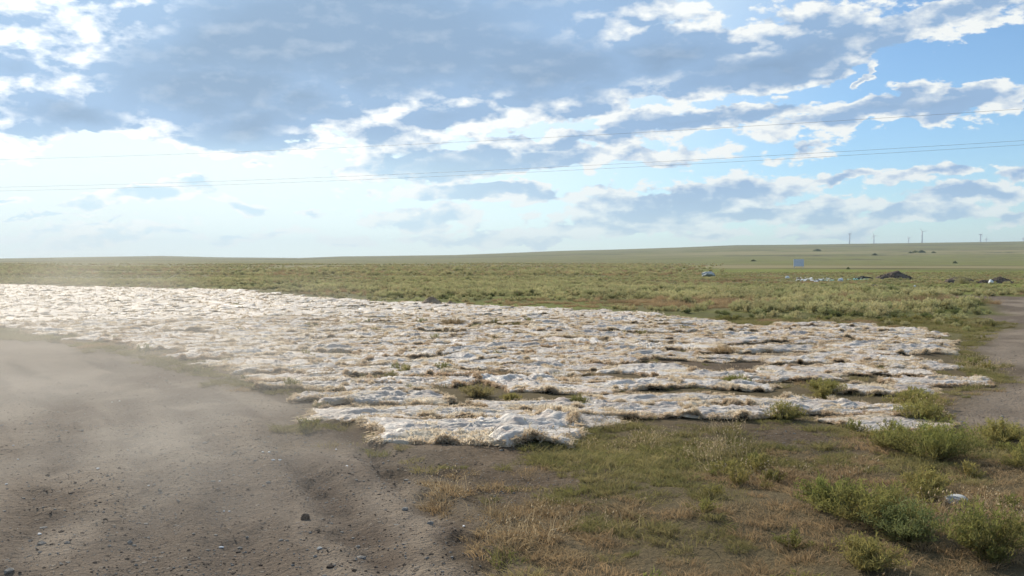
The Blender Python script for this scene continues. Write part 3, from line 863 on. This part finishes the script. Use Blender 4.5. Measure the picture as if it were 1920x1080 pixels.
small_weeds = [weed(600 + s, 14, .10, .12, 420, M_WEED, .005, .022) for s in range(5)]
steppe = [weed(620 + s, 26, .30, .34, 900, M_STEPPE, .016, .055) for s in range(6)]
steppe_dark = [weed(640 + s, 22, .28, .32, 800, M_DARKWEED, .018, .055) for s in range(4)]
steppe_dry = []
for s in range(4):
    T, top = grass_clump(660 + s, 260, .40, .22, .8, .006); steppe_dry.append(T.mesh('steppe_dry', M_DRYGRASS))

def sample(n, x0, x1, y0, y1):
    return RNG.uniform(x0, x1, n), RNG.uniform(y0, y1, n)

def in_wedge(x, y, m=1.16): return np.abs(x) < y * 0.51 * m + 1.2

def masks(x, y):
    soil = cover(x, y)[0]
    return soil, poly_sd(x, y, SKIN_FIELD)

def scatter_veg(name, src, x, y, keep, smin, smax, extra=None, dz=0.0):
    x = x[keep]; y = y[keep]
    n = len(x)
    s = RNG.uniform(smin, smax, n)
    if extra is not None: s = s * extra[keep]
    return scatter(name, src, np.column_stack([x, y, height(x, y) + dz]), RNG.uniform(0, 6.28, n), s, tilt=RNG.normal(scale=.12, size=(n, 2)))

# close turf at the right and front, thinning to bare earth
x, y = sample(120000, -16, 16, 3.2, 27)
keep = in_wedge(x, y)
x, y = x[keep], y[keep]
soil, sd = masks(x, y)
d = np.hypot(x, y)
gn = fbm(x, y, 1.6, 4, 201); gn2 = fbm(x, y, 5.0, 3, 203)
open_ = (sd < -0.02) | (RNG.uniform(size=len(x)) < 0.05)
dens = np.clip(1.05 - soil * 1.25, 0, 1) * np.clip(0.42 + (gn - .38) * 2.6, 0.22, 1)
u = RNG.uniform(size=len(x))
base_keep = open_ & (u < dens)
greenish = gn2 + (fbm(x, y, .8, 3, 207) - .5) * .5
isg = greenish > 0.66 - .12 * sstep(-poly_sd(x, y, SKIN_FIELD), 1.6, .2) - 0.10 * sstep(y, 6.5, 9.5)
scatter_veg('dry_grass', dry, x, y, base_keep & ~isg, .6, 1.15)
scatter_veg('green_grass', green, x, y, base_keep & isg, .6, 1.25)
hd = base_keep & (fbm(x, y, 1.9, 3, 211) > .50) & (RNG.uniform(size=len(x)) < .13) & (d < 20)
scatter_veg('seeding_grass', headed, x, y, hd, .7, 1.25)
wk = base_keep & (fbm(x, y, 1.4, 3, 213) > .57) & (RNG.uniform(size=len(x)) < .08)
scatter_veg('low_weeds', small_weeds, x, y, wk, .6, 1.5)
# the steppe behind the skins
x, y = sample(90000, -75, 75, 12, 125)
keep = in_wedge(x, y, 1.08); x, y = x[keep], y[keep]
soil, sd = masks(x, y); d = np.hypot(x, y)
keepf = (sd < -0.45) & (y > 15) & (soil < .35) & ((sd < -0.9) | (RNG.uniform(size=len(x)) < .5))
roadside = poly_sd(x, y, ROAD) > -1.0
right_strip = (x > 0.37 * y)                            # trampled ground near the track stays low
tall = .35 + .65 * sstep(fbm(x, y, 12.0, 4, 221), .33, .66)
tall = tall * (1 - sstep(d, 60, 105)) * np.where(right_strip & (y < 30), .35, 1.0) * (0.35 + 0.65 * sstep(-sd, 1.0, 5.0))
tall = np.where((x > 0.22 * y) & (y > 52), tall * .25, tall)
hue = 0.47 + (fbm(x, y, 7.0, 4, 223) - .5) * .55 + RNG.normal(scale=.05, size=len(x))
u = RNG.uniform(size=len(x)); pr = 0.42 + 0.45 * tall
sel = keepf & ~roadside & (u < pr)
sc = 0.38 + 0.52 * tall
scatter_veg('steppe_grass', steppe_dry, x, y, sel & (hue > .55), .5, 1.0, sc)
scatter_veg('steppe_weeds', steppe, x, y, sel & (hue <= .55) & (hue > .36), .6, 1.2, sc)
scatter_veg('steppe_scrub', steppe_dark, x, y, sel & (hue <= .35) & (tall > .25), .4, .9, sc)

x, y = sample(60000, -230, 230, 100, 430)
keep = in_wedge(x, y, 1.05) & (RNG.uniform(size=len(x)) < np.clip(150 / np.hypot(x, y), .25, 1)); x, y = x[keep], y[keep]
pt = fbm(x * .5, y, 22.0, 4, 231) - .22 * sstep(np.hypot(x, y), 150, 430)
keep = (pt > .40) & (RNG.uniform(size=len(x)) < 1 - 1.0 * sstep(x / y, .10, .22)); x, y = x[keep], y[keep]
scatter_veg('distant_steppe_plants', steppe + steppe_dry[:2], x, y, np.ones(len(x), bool), .7, 1.5, dz=-.03)
M_BROWNHIDE = plain_mat('brown_hide', rgba(0.20, 0.14, 0.09), rgba(0.40, 0.30, 0.20), 6.0, 0.85, 0.03)
# ------------------------------------------------------------------ single plants one can pick out
def bush(px, py, h, w, mat, label, seed, dens=1.0, cat='weed'):
    x, y = on_ground(px, py); z = hz(x, y)
    h *= .78
    o = add('weed_bush', None, loc=(x, y, z)); tag(o, label, cat)
    rad = w / 2
    me_ = weed(seed, int(40 + 60 * w), h, rad, int(6500 * w * (.5 + h) * dens), mat, .0065, .030)
    me_.name = 'foliage'
    add('foliage', me_, o)
    T = Tris(); rg = np.random.default_rng(seed + 1); n = 26
    ang = rg.uniform(0, 6.28, n); sp = rad * rg.uniform(.1, .8, n)
    b = np.zeros((n, 3)); b[:, 0] = np.cos(ang) * sp * .12; b[:, 1] = np.sin(ang) * sp * .12; b[:, 2] = -.03
    blades(T, b, np.column_stack([np.cos(ang) * sp, np.sin(ang) * sp, h * rg.uniform(.5, .85, n)]), rg.normal(scale=.01, size=(n, 3)), np.full(n, .004), np.full(n, .0), np.full(n, .3))
    add('stems', T.mesh('stems', M_STEM), o)
    return o
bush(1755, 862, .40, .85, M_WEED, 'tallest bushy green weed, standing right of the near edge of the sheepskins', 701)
bush(1675, 845, .22, .55, M_WEED, 'low yellow-green weed just left of the tallest bushy weed', 702)
bush(1640, 985, .30, .78, M_WEED, 'wide yellow-green weed in the dry grass, left of the pale stone', 703)
bush(1560, 960, .24, .55, M_WEED, 'smaller green weed touching the wide yellow-green one', 704)
bush(1855, 1035, .34, .62, M_WEED, 'round olive weed at the bottom right corner', 705)
bush(1735, 915, .20, .40, M_WEED, 'small fresh green weed below the tallest bushy weed', 706)
bush(1700, 1010, .26, .55, M_DARKWEED, 'dark green weed in shade right of the wide yellow-green one', 707)
bush(1620, 1068, .20, .45, M_WEED, 'leafy grey-green weed at the bottom edge of the picture', 708)
bush(1880, 830, .24, .55, M_WEED, 'green weed at the right edge of the picture, level with the tallest bushy weed', 709)
bush(1470, 792, .22, .42, M_WEED, 'green weed growing at the near edge between two sheepskins', 710)
bush(1545, 738, .20, .60, M_WEED, 'olive weed clump growing up through a gap among the right sheepskins', 711)
bush(1545, 752, .20, .25, M_WEED, 'small yellow-green weed ball just below the olive clump in the gap', 712)
bush(1720, 765, .24, .75, M_WEED, 'green weed patch between the sheepskins and the gravelly track', 713)
bush(1720, 788, .24, .60, M_WEED, 'darker green weed beside the small curled scrap of sheepskin', 714)
bush(895, 748, .16, .55, M_GREENGRASS, 'green grassy clump in the big gap near the front left of the sheepskins', 715)
bush(960, 756, .10, .28, M_WEED, 'little round green weed right of the grassy gap', 716)
bush(1085, 766, .14, .32, M_GREENGRASS, 'green clump between sheepskins behind the large front one', 717)
bush(1380, 722, .14, .40, M_WEED, 'low green clump among the middle sheepskins at the right', 718)
bush(1355, 668, .16, .60, M_DRYGRASS, 'dry tan grass clump showing among the middle right sheepskins', 719)
bush(850, 615, .22, .8, M_DRYGRASS, 'dry tan grass clump showing in the back rows of sheepskins', 720)
bush(975, 812, .13, .25, M_GREENGRASS, 'green sprig against the lower edge of the large front sheepskin', 721)
bush(1670, 555, .45, .9, M_DARKWEED, 'dark green plant standing up beside the low earth heap', 722)
bush(1590, 562, .40, 1.7, M_DRYGRASS, 'reddish brown dry weed at the left end of the weedy bank', 723, .6)
for k, (px, py, w_) in enumerate([(1700, 566, 1.3), (1745, 574, 1.4), (1790, 580, 1.3), (1825, 584, 1.0)]):
    o = bush(px, py, .24, w_, M_DARKWEED, 'dark green weed growing in line along the low bank by the track', 730 + k, .4)
    o['group'] = 'dark weeds on the bank'
bush(1804, 533, .95, 1.3, M_STEPPE, 'spiky olive shrub on top of the middle rubble mound', 740, .5)
bush(1018, 512, .5, 1.6, M_DARKWEED, 'dark shrub alone on the plain beyond the sheepskins', 741, .3)
bush(1365, 520, .45, 2.4, M_DARKWEED, 'dark low scrub right of the pale covered heap', 742, .3)
bush(1385, 527, .4, 2.6, M_DRYGRASS, 'brown dry scrub right of the pale covered heap', 743, .35)

# ------------------------------------------------------------------ stones
def rock_mesh(seed, mat, sub=3, rough=.35, flat=.6, name='stone'):
    bm = bmesh.new(); bmesh.ops.create_icosphere(bm, subdivisions=sub, radius=.5)
    rg = np.random.default_rng(seed)
    planes = rg.normal(size=(9, 3)); planes /= np.linalg.norm(planes, axis=1)[:, None]
    offs = rg.uniform(.28, .46, 9)
    for v in bm.verts:
        p = np.array(v.co)
        for n_, o_ in zip(planes, offs):
            e = p @ n_ - o_
            if e > 0: p = p - n_ * e * .9
        q = p * (1 + rough * (float(fbm(np.array([p[0] * 2 + seed]), np.array([p[1] * 2 + p[2] * 3]), .5, 3, seed)[0]) - .5))
        v.co = (q[0], q[1], q[2] * flat)
    me_ = bpy.data.meshes.new(name); bm.to_mesh(me_); bm.free(); me_.materials.append(mat)
    me_.polygons.foreach_set('use_smooth', np.zeros(len(me_.polygons), bool))
    return me_
def stone(px, py, size, mat, label, seed, flat=.6, sx=1.0, group=None):
    x, y = on_ground(px, py)
    o = add('stone', rock_mesh(seed, mat, 3, .4, flat), loc=(x, y, hz(x, y) + size * flat * .18), rot=(0, 0, seed * 1.7), scale=(size * sx, size, size))
    tag(o, label, 'stone', group); return o
stone(1792, 940, .17, M_PALESTONE, 'pale flat stone lying in the dry grass at the right', 801, .45, 1.1)
stone(573, 986, .060, M_DARKSTONE, 'dark brown pointed clod on the dirt road', 802, .9)
stone(760, 972, .045, M_STONE, 'grey stone by the tyre marks in the dirt, right of the dark clod', 803)
stone(806, 995, .045, M_STONE, 'grey stone at the edge of the gravel in the dirt, lower right', 804)
stone(1905, 835, .15, M_DARKSTONE, 'dark reddish clod at the right edge beside the green weed', 805, .6, 1.4)
stone(600, 1050, .035, M_PALESTONE, 'small pale stone low on the dirt road', 806)
pale = [(240, 850), (183, 890), (279, 916), (75, 1011), (415, 1040), (493, 862), (505, 862), (512, 882), (525, 878), (630, 848), (650, 886), (34, 862), (12, 915), (870, 1000), (25, 840), (420, 962), (430, 962), (412, 908), (210, 752), (224, 750)]
pm = rock_mesh(820, M_PLASTIC, 1, .4, .5)
for (px, py) in pale:
    x, y = on_ground(px, py); s = rnd.uniform(.018, .032)
    o = add('white_pebble', pm, loc=(x, y, hz(x, y) + s * .2), rot=(0, 0, rnd.uniform(0, 6)), scale=(s * 1.3, s, s))
    tag(o, 'small white pebble lying loose on the dirt road', 'pebble', 'white pebbles on the dirt road')
# gravel, uncountable
gm = [rock_mesh(840 + k, (M_STONE, M_DARKSTONE, M_EARTH, M_STONE)[k % 4], 1, .5, .6, 'gravel_bit') for k in range(8)]
x, y = sample(150000, -9, 9, 3.0, 17)
keep = in_wedge(x, y); x, y = x[keep], y[keep]
cvv = cover(x, y); soil = cvv[0]; sd = poly_sd(x, y, SKIN_FIELD)
gp = sstep(fbm(x, y, 1.2, 3, 301), .40, .68)
ruts_near = np.zeros_like(x)
for (pl_, w_, dep) in RUTS:
    dd_ = rut_d(x, y, pl_); ruts_near = np.maximum(ruts_near, np.exp(-(dd_ / .35) ** 2))
pr = (0.10 + .55 * gp + .5 * ruts_near) * sstep(soil, .3, .9) * (sd < -.1) * np.clip(7 / np.hypot(x, y), .2, 1)
keep = RNG.uniform(size=len(x)) < pr
x, y = x[keep], y[keep]
scatter('gravel', gm, np.column_stack([x, y, height(x, y) + .001]), RNG.uniform(0, 6.28, len(x)), np.exp(RNG.normal(-4.65, .5, len(x))))

# stick on the front skin
a = on_ground(858, 806); zz = hz(*a) + .11
me_ = bpy.data.meshes.new('stick'); bm = bmesh.new()
ring_prev = None
for k in range(7):
    t_ = k / 6; c = Vector((-.07 + .15 * t_, .006 * math.sin(5 * t_) + .02 * t_, .004 + .022 * t_)); rr_ = .0055 * (1 - .4 * t_)
    ring = [bm.verts.new(c + Vector((0, math.cos(q * 1.047) * rr_, math.sin(q * 1.047) * rr_))) for q in range(6)]
    if ring_prev:
        for q in range(6): bm.faces.new((ring_prev[q], ring_prev[(q + 1) % 6], ring[(q + 1) % 6], ring[q]))
    ring_prev = ring
bm.to_mesh(me_); bm.free(); me_.materials.append(M_WOOD)
tag(add('stick', me_, loc=(a[0] + .05, a[1], zz), rot=(0, 0, R(20))), 'short dark stick lying on the front sheepskin', 'stick')

# ------------------------------------------------------------------ heaps, rubbish and the far plain
def heap_mesh(name, w, dp, h, seed, mat, n=40, rough=.5):
    g = np.linspace(-1, 1, n); X, Y = np.meshgrid(g, g); r_ = np.hypot(X, Y)
    prof = np.clip(1 - (r_ * (1.25 - .5 * fbm(np.cos(np.arctan2(Y, X)) * 1.5 + seed, np.sin(np.arctan2(Y, X)) * 1.5, .8, 2, seed))) ** 1.7, 0, 1)
    Z = h * prof * (1 - rough * .5 + rough * fbm(X + seed, Y, .9, 4, seed, .6) * 1.3) + h * .55 * (fbm(X + seed, Y, .22, 3, seed + 3) - .5) * (prof > 0) * prof ** .4 - .06
    V = np.column_stack([(X * w / 2 + (fbm(X, Y, .5, 2, seed + 7) - .5) * w * .2).ravel(), (Y * dp / 2).ravel(), Z.ravel()])
    k = np.arange(n - 1)[:, None] * n + np.arange(n - 1)[None, :]
    Q = np.stack([k, k + 1, k + n + 1, k + n], -1).reshape(-1, 4)
    return mesh_np(name, V, quads=Q, mat=mat, smooth=False)
def heap(px, py, w, dp, h, seed, mat, label, name='earth_heap', cat='heap', clods=0):
    x, y = on_ground(px, py)
    o = add(name, heap_mesh(name, w, dp, h, seed, mat), loc=(x, y, hz(x, y)))
    tag(o, label, cat)
    if clods:
        rm = [rock_mesh(900 + k, m_, 1, .5, .8, 'clod') for k, m_ in enumerate((M_DARKSTONE, M_STONE, M_EARTH))]
        T_ = bmesh.new()
        for k in range(clods):
            aa, rr_ = rnd.uniform(0, 6.28), abs(rnd.gauss(0, .45))
            cx, cy_ = math.cos(aa) * rr_ * w / 2, math.sin(aa) * rr_ * dp / 2
            s = rnd.uniform(.07, .24)
            zz_ = h * max(0, 1 - rr_ ** 1.5) * .8
            bm_ = bmesh.ops.create_icosphere(T_, subdivisions=1, radius=s / 2, matrix=Matrix.Translation((cx, cy_, zz_)) @ Euler((rnd.uniform(0, 3), rnd.uniform(0, 3), 0)).to_matrix().to_4x4() @ Matrix.Diagonal((1.3, 1, .7, 1)))
        me2 = bpy.data.meshes.new('clods'); T_.to_mesh(me2); T_.free(); me2.materials.append(M_EARTH)
        c_ = add('clods', me2, o); c_['kind'] = 'stuff'
    return o
heap(1677, 524, 3.3, 2.4, .60, 11, M_EARTH, 'tallest dark heap of earth and rubble on the plain, right of the white rubbish', clods=160)
heap(1800, 531, 2.6, 2.0, .42, 12, M_EARTH, 'middle dark rubble mound with a spiky shrub on it', clods=90)
heap(1875, 531, 2.3, 1.8, .40, 13, M_EARTH, 'rubble mound at the right edge of the plain, pale scraps at its foot', clods=110)
heap(1845, 532, 1.7, 1.2, .16, 14, M_EARTH, 'low rubble spill left of the right-hand rubble mound', clods=70)
heap(1640, 548, 2.0, 1.4, .34, 15, M_EARTH, 'low brown heap of earth at the start of the weedy bank', clods=60)
heap(810, 574, 1.0, .8, .30, 16, M_BROWNHIDE, 'little pointed heap of brown hide in the back row of sheepskins', 'hide_heap', 'hide heap')
heap(845, 574, .6, .5, .18, 17, M_BROWNHIDE, 'lower lump beside the pointed heap of hide in the back row', 'hide_heap', 'hide heap')
x, y = on_ground(1328, 521)
tag(add('covered_heap', rock_mesh(858, M_PALESTONE, 3, .5, .62, 'covered_heap'), loc=(x, y, hz(x, y) + .20), rot=(0, 0, .4), scale=(1.3, 1.1, 1.1)),
    'pale rounded heap under a sheet, left of the white board', 'heap')

# black netting left of the tall heap
heap(1618, 525, 2.3, 1.2, .34, 19, M_BLACKFILM, 'low black strip of netting lying against the tall earth heap', 'black_netting', 'netting')
def scrap_mesh(seed, mat):
    n = 9; g = np.linspace(-1, 1, n); X, Y = np.meshgrid(g, g); rg = np.random.default_rng(seed)
    e = 1 - .35 * fbm(X + seed, Y, .6, 2, seed)
    Z = .9 * np.abs(fbm(X + seed, Y, .55, 3, seed + 2) - .45)
    V = np.column_stack([(X * e * .5).ravel(), (Y * e * .5).ravel(), Z.ravel() * .8])
    k = np.arange(n - 1)[:, None] * n + np.arange(n - 1)[None, :]
    Q = np.stack([k, k + 1, k + n + 1, k + n], -1).reshape(-1, 4)
    return mesh_np('scrap', V, quads=Q, mat=mat, smooth=False)
sw = [scrap_mesh(950 + k, M_PLASTIC) for k in range(4)]; st_ = [scrap_mesh(960 + k, M_TEAL) for k in range(3)]
for k in range(34):
    px = 1494 + 70 * rnd.random() ** 1.0; py = 526 + rnd.uniform(-2.2, 2.2)
    x, y = on_ground(px, py)
    s = rnd.uniform(.25, .55)
    o = add('plastic_scrap', sw[k % 4], loc=(x, y, hz(x, y) + .03), rot=(rnd.uniform(-.3, .3), rnd.uniform(-.3, .3), rnd.uniform(0, 6)), scale=(s * 1.3, s, s * .8))
    tag(o, 'white plastic scrap strewn in the row of rubbish on the plain', 'plastic scrap', 'white scraps of rubbish')
for (px, py, s) in [(1545, 528, .4), (1560, 528, .3), (1596, 526, .5), (1604, 525, .4), (1614, 525.5, .6), (1625, 526, .4), (1555, 527, .3)]:
    x, y = on_ground(px, py)
    o = add('teal_scrap', st_[int(px) % 3], loc=(x, y, hz(x, y) + .05), rot=(0, 0, px), scale=(s * 1.4, s, s * .7))
    tag(o, 'pale teal plastic scrap lying beside the white rubbish', 'plastic scrap', 'teal scraps of rubbish')
for (px, py, s, lab) in [(1477, 524, .42, 'white plastic bag at the left end of the row of rubbish'),
                         (1576, 529, .48, 'upright white bag with a reddish side, right of the white rubbish'),
                         (1857, 533, .38, 'white scrap at the foot of the right-hand rubble mound'),
                         (1856, 547, .2, 'tiny white scrap in the grass below the right-hand rubble'),
                         (1715, 538, .2, 'tiny white scrap in the grass below the tallest earth heap')]:
    x, y = on_ground(px, py)
    o = add('plastic_bag', rock_mesh(int(px), M_PLASTIC, 2, .6, .8, 'plastic_bag'), loc=(x, y, hz(x, y) + s * .3), scale=(s, s * .8, s)); tag(o, lab, 'plastic bag')

# board on two posts
bx, by = on_ground(1498, 503); by = 185.0; bx = (1497.5 - 960) / FPX * by; bz = hz(bx, by)
def box_mesh(name, sx, sy, sz, mat, bev=.01):
    bm = bmesh.new(); bmesh.ops.create_cube(bm, size=1); bmesh.ops.scale(bm, vec=(sx, sy, sz), verts=bm.verts)
    if bev: bmesh.ops.bevel(bm, geom=bm.edges[:], offset=bev, segments=1, affect='EDGES')
    me_ = bpy.data.meshes.new(name); bm.to_mesh(me_); bm.free(); me_.materials.append(mat); return me_
sign = add('sign_board', None, loc=(bx, by, bz)); tag(sign, 'pale blue-white rectangular board standing alone on the plain', 'sign board')
top = 1.6 + (487 - 486) / FPX * by; bot = 1.6 + (487 - 499.5) / FPX * by
add('panel', box_mesh('panel', 1.95, .05, top - bot, M_BOARD), sign, loc=(0, 0, (top + bot) / 2 - bz), rot=(0, 0, R(4)))
for s in (-.8, .8):
    add('post', box_mesh('post', .08, .08, bot - bz + .9, M_STEEL), sign, loc=(s, .08, (bot - bz + .5) / 2))

# dark scrub spots on the far slope
for k, (px, py, Dm, w_, h_) in enumerate([(1707, 475, 1300, 9, 2.2), (1717, 474, 1300, 12, 3), (1728, 474, 1300, 14, 3.2), (1750, 474.5, 1300, 8, 2.2), (1532, 471, 1500, 14, 3), (1640, 479, 1100, 8, 2.4),
                                      (1412, 490, 700, 5, 1.2), (1590, 505, 210, 1.0, .5), (1790, 494, 500, 3, 1.2)]):
    d_ = ray(px, py); x = d_.x / d_.y * Dm; y = Dm
    # slide along the line of sight until it meets the ground
    ys = np.linspace(150, 2600, 900); xs = d_.x / d_.y * ys; zs = CAM_H + d_.z / d_.y * ys
    hit = np.where(height(xs, ys) >= zs)[0]
    if len(hit): y = ys[hit[0]]; x = xs[hit[0]]
    sc_ = y / Dm
    o = add('far_scrub', heap_mesh('far_scrub', w_ * sc_, w_ * sc_ * .6, h_ * sc_, 60 + k, M_DARKWEED, 14), loc=(x, y, hz(x, y))); tag(o, 'dark patch of scrub standing on the far slope', 'scrub', 'dark scrub on the far slope')

# wind turbines behind the crest
def tube(T, p0, p1, r0, r1, n=10):
    p0 = np.array(p0, float); p1 = np.array(p1, float); ax = (p1 - p0) / np.linalg.norm(p1 - p0)
    s = np.cross(ax, [0, 1, .3]); s /= np.linalg.norm(s); q = np.cross(ax, s)
    an = np.arange(n) * 2 * np.pi / n
    A_ = p0 + r0 * (np.cos(an)[:, None] * s + np.sin(an)[:, None] * q); B_ = p1 + r1 * (np.cos(an)[:, None] * s + np.sin(an)[:, None] * q)
    F = []
    for k in range(n):
        k2 = (k + 1) % n; F += [(k, k2, n + k2), (k, n + k2, n + k), (2 * n, k2, k), (2 * n + 1, n + k, n + k2)]
    T.put(np.vstack([A_, B_, p0, p1]), F, .5)
def turbine(px, top_y, D, blade_deg, yaw, label, H=66.0, BL=20.0):
    dd_ = ray(px, top_y); x = dd_.x / dd_.y * D; z = CAM_H + dd_.z / dd_.y * D
    o = add('wind_turbine', None, loc=(x, D, z - H), rot=(0, 0, R(yaw))); tag(o, label, 'wind turbine', 'wind turbines on the ridge')
    T = Tris(); tube(T, (0, 0, -6), (0, 0, H), 3.4, 2.4, 12); add('tower', T.mesh('tower', M_TURBINE, True), o)
    T = Tris(); tube(T, (0, -4.5, H + 1.4), (0, 6, H + 1.4), 2.0, 1.7, 8); add('nacelle', T.mesh('nacelle', M_TURBINE, True), o)
    T = Tris(); tube(T, (0, -7, H + 1.4), (0, -4.4, H + 1.4), .9, 1.9, 8); hb = add('hub', T.mesh('hub', M_TURBINE, True), o)
    for k in range(3):
        a_ = R(blade_deg + 120 * k); c_, s_ = math.sin(a_), math.cos(a_)
        T = Tris()
        P = [(0, -6, H + 1.4)]
        n = 6
        V = []; F = []
        for q in range(n + 1):
            u_ = q / n; w_ = (1.1 + 1.6 * math.sin(min(u_ * 4, 1.57))) * (1 - .75 * u_); rr_ = 1 + BL * u_
            cx, cz = c_ * rr_, H + 1.4 + s_ * rr_; px_, pz_ = s_ * w_ / 2, -c_ * w_ / 2
            V += [(cx - px_, -6, cz - pz_), (cx, -6.4 , cz), (cx + px_, -6, cz + pz_), (cx, -5.6, cz)]
            if q:
                b_ = q * 4
                for e in range(4):
                    e2 = (e + 1) % 4; F += [(b_ - 4 + e, b_ - 4 + e2, b_ + e2), (b_ - 4 + e, b_ + e2, b_ + e)]
        T.put(V, F, .5)
        add('blade', T.mesh('blade', M_TURBINE, True), o)
turbine(1593, 439, 4300, 60, 62, 'wind turbine at the left end of the row on the ridge')
turbine(1638.5, 442, 4500, 100, -15, 'second wind turbine from the left on the ridge')
turbine(1703.5, 447, 5000, 70, 20, 'short wind turbine just left of the tallest one')
turbine(1729, 435, 4000, -42, 0, 'tallest wind turbine, blades raised in a V above the ridge')
turbine(1838.5, 440, 4300, 10, 55, 'wind turbine left of the close low one towards the right edge')
turbine(1849, 448, 5000, 0, 8, 'low wind turbine close beside its taller neighbour')
turbine(1918.5, 447, 4900, 20, 30, 'wind turbine cut by the right edge of the picture')

# overhead wires
def wire(x_left, yL, x_right, yR, zl_py, zr_py, label):
    pl = at_depth(0, zl_py, yL); pr = at_depth(1920, zr_py, yR)
    T = Tris(); prev = None
    N = 140; t0, t1 = -.45, 1.45
    for k in range(N + 1):
        t_ = t0 + (t1 - t0) * k / N
        p = pl.lerp(pr, t_)
        if t_ < 0 or t_ > 1: p = pl + (pr - pl) * t_
        p = p + Vector((0, 0, .28 * ((2 * t_ - 1) ** 2 - 1)))
        if prev is not None: tube(T, prev, p, .006, .006, 5)
        prev = p
    o = add('overhead_wire', T.mesh('overhead_wire', M_WIRE, True)); tag(o, label, 'wire', 'overhead wires')
wire(0, 64, 0, 43, 299, 204, 'thin topmost overhead wire crossing the sky alone')
wire(0, 64, 0, 43, 351, 263.5, 'upper of the two close overhead wires low in the sky')
wire(0, 65, 0, 44, 358, 271.5, 'lower of the two close overhead wires low in the sky')

# ------------------------------------------------------------------ air: road dust and distance haze
def vol_box(name, lo, hi):
    lo = Vector(lo); hi = Vector(hi)
    bm = bmesh.new(); bmesh.ops.create_cube(bm, size=1)
    me_ = bpy.data.meshes.new(name); bm.to_mesh(me_); bm.free()
    o = add(name, me_, loc=(lo + hi) / 2, scale=hi - lo); return o
hb_ = vol_box('haze', (-9600, -9600, -12), (9600, 9600, 190))
m = bpy.data.materials.new('haze'); m.use_nodes = True; nt = m.node_tree
for n in list(nt.nodes):
    if n.type != 'OUTPUT_MATERIAL': nt.nodes.remove(n)
pv = nt.nodes.new('ShaderNodeVolumePrincipled'); pv.inputs['Density'].default_value = 0.00013
pv.inputs['Color'].default_value = (.72, .86, .96, 1); pv.inputs['Anisotropy'].default_value = .2
nt.links.new(pv.outputs[0], nt.nodes['Material Output'].inputs['Volume'])
hb_.data.materials.append(m); tag(hb_, 'thin haze over the whole plain', kind='stuff')

# road dust over the road and left skins, also standing in for veiling glare
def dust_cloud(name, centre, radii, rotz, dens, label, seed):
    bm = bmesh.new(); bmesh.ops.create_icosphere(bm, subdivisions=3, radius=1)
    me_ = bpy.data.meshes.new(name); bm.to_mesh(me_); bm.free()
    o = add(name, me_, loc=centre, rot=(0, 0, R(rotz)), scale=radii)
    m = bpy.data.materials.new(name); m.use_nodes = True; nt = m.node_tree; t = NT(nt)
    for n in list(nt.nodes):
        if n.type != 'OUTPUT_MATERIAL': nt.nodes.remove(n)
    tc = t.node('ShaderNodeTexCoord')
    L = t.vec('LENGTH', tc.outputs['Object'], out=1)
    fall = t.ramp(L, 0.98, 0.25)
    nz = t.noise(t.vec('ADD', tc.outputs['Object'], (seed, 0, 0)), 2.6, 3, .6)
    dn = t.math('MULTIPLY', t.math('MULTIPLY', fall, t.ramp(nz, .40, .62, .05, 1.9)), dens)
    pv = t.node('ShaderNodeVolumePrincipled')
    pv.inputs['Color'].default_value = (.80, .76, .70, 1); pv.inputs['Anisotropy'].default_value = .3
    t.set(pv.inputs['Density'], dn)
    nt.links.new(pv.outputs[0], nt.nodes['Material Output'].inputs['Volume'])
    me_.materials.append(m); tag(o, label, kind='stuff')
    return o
dust_cloud('dust', (-7.0, 13.0, 0.2), (6.8, 9.5, 2.7), 22, .048, 'pale dust and veiling glare over the dirt road and the left of the sheepskins', 0.0)
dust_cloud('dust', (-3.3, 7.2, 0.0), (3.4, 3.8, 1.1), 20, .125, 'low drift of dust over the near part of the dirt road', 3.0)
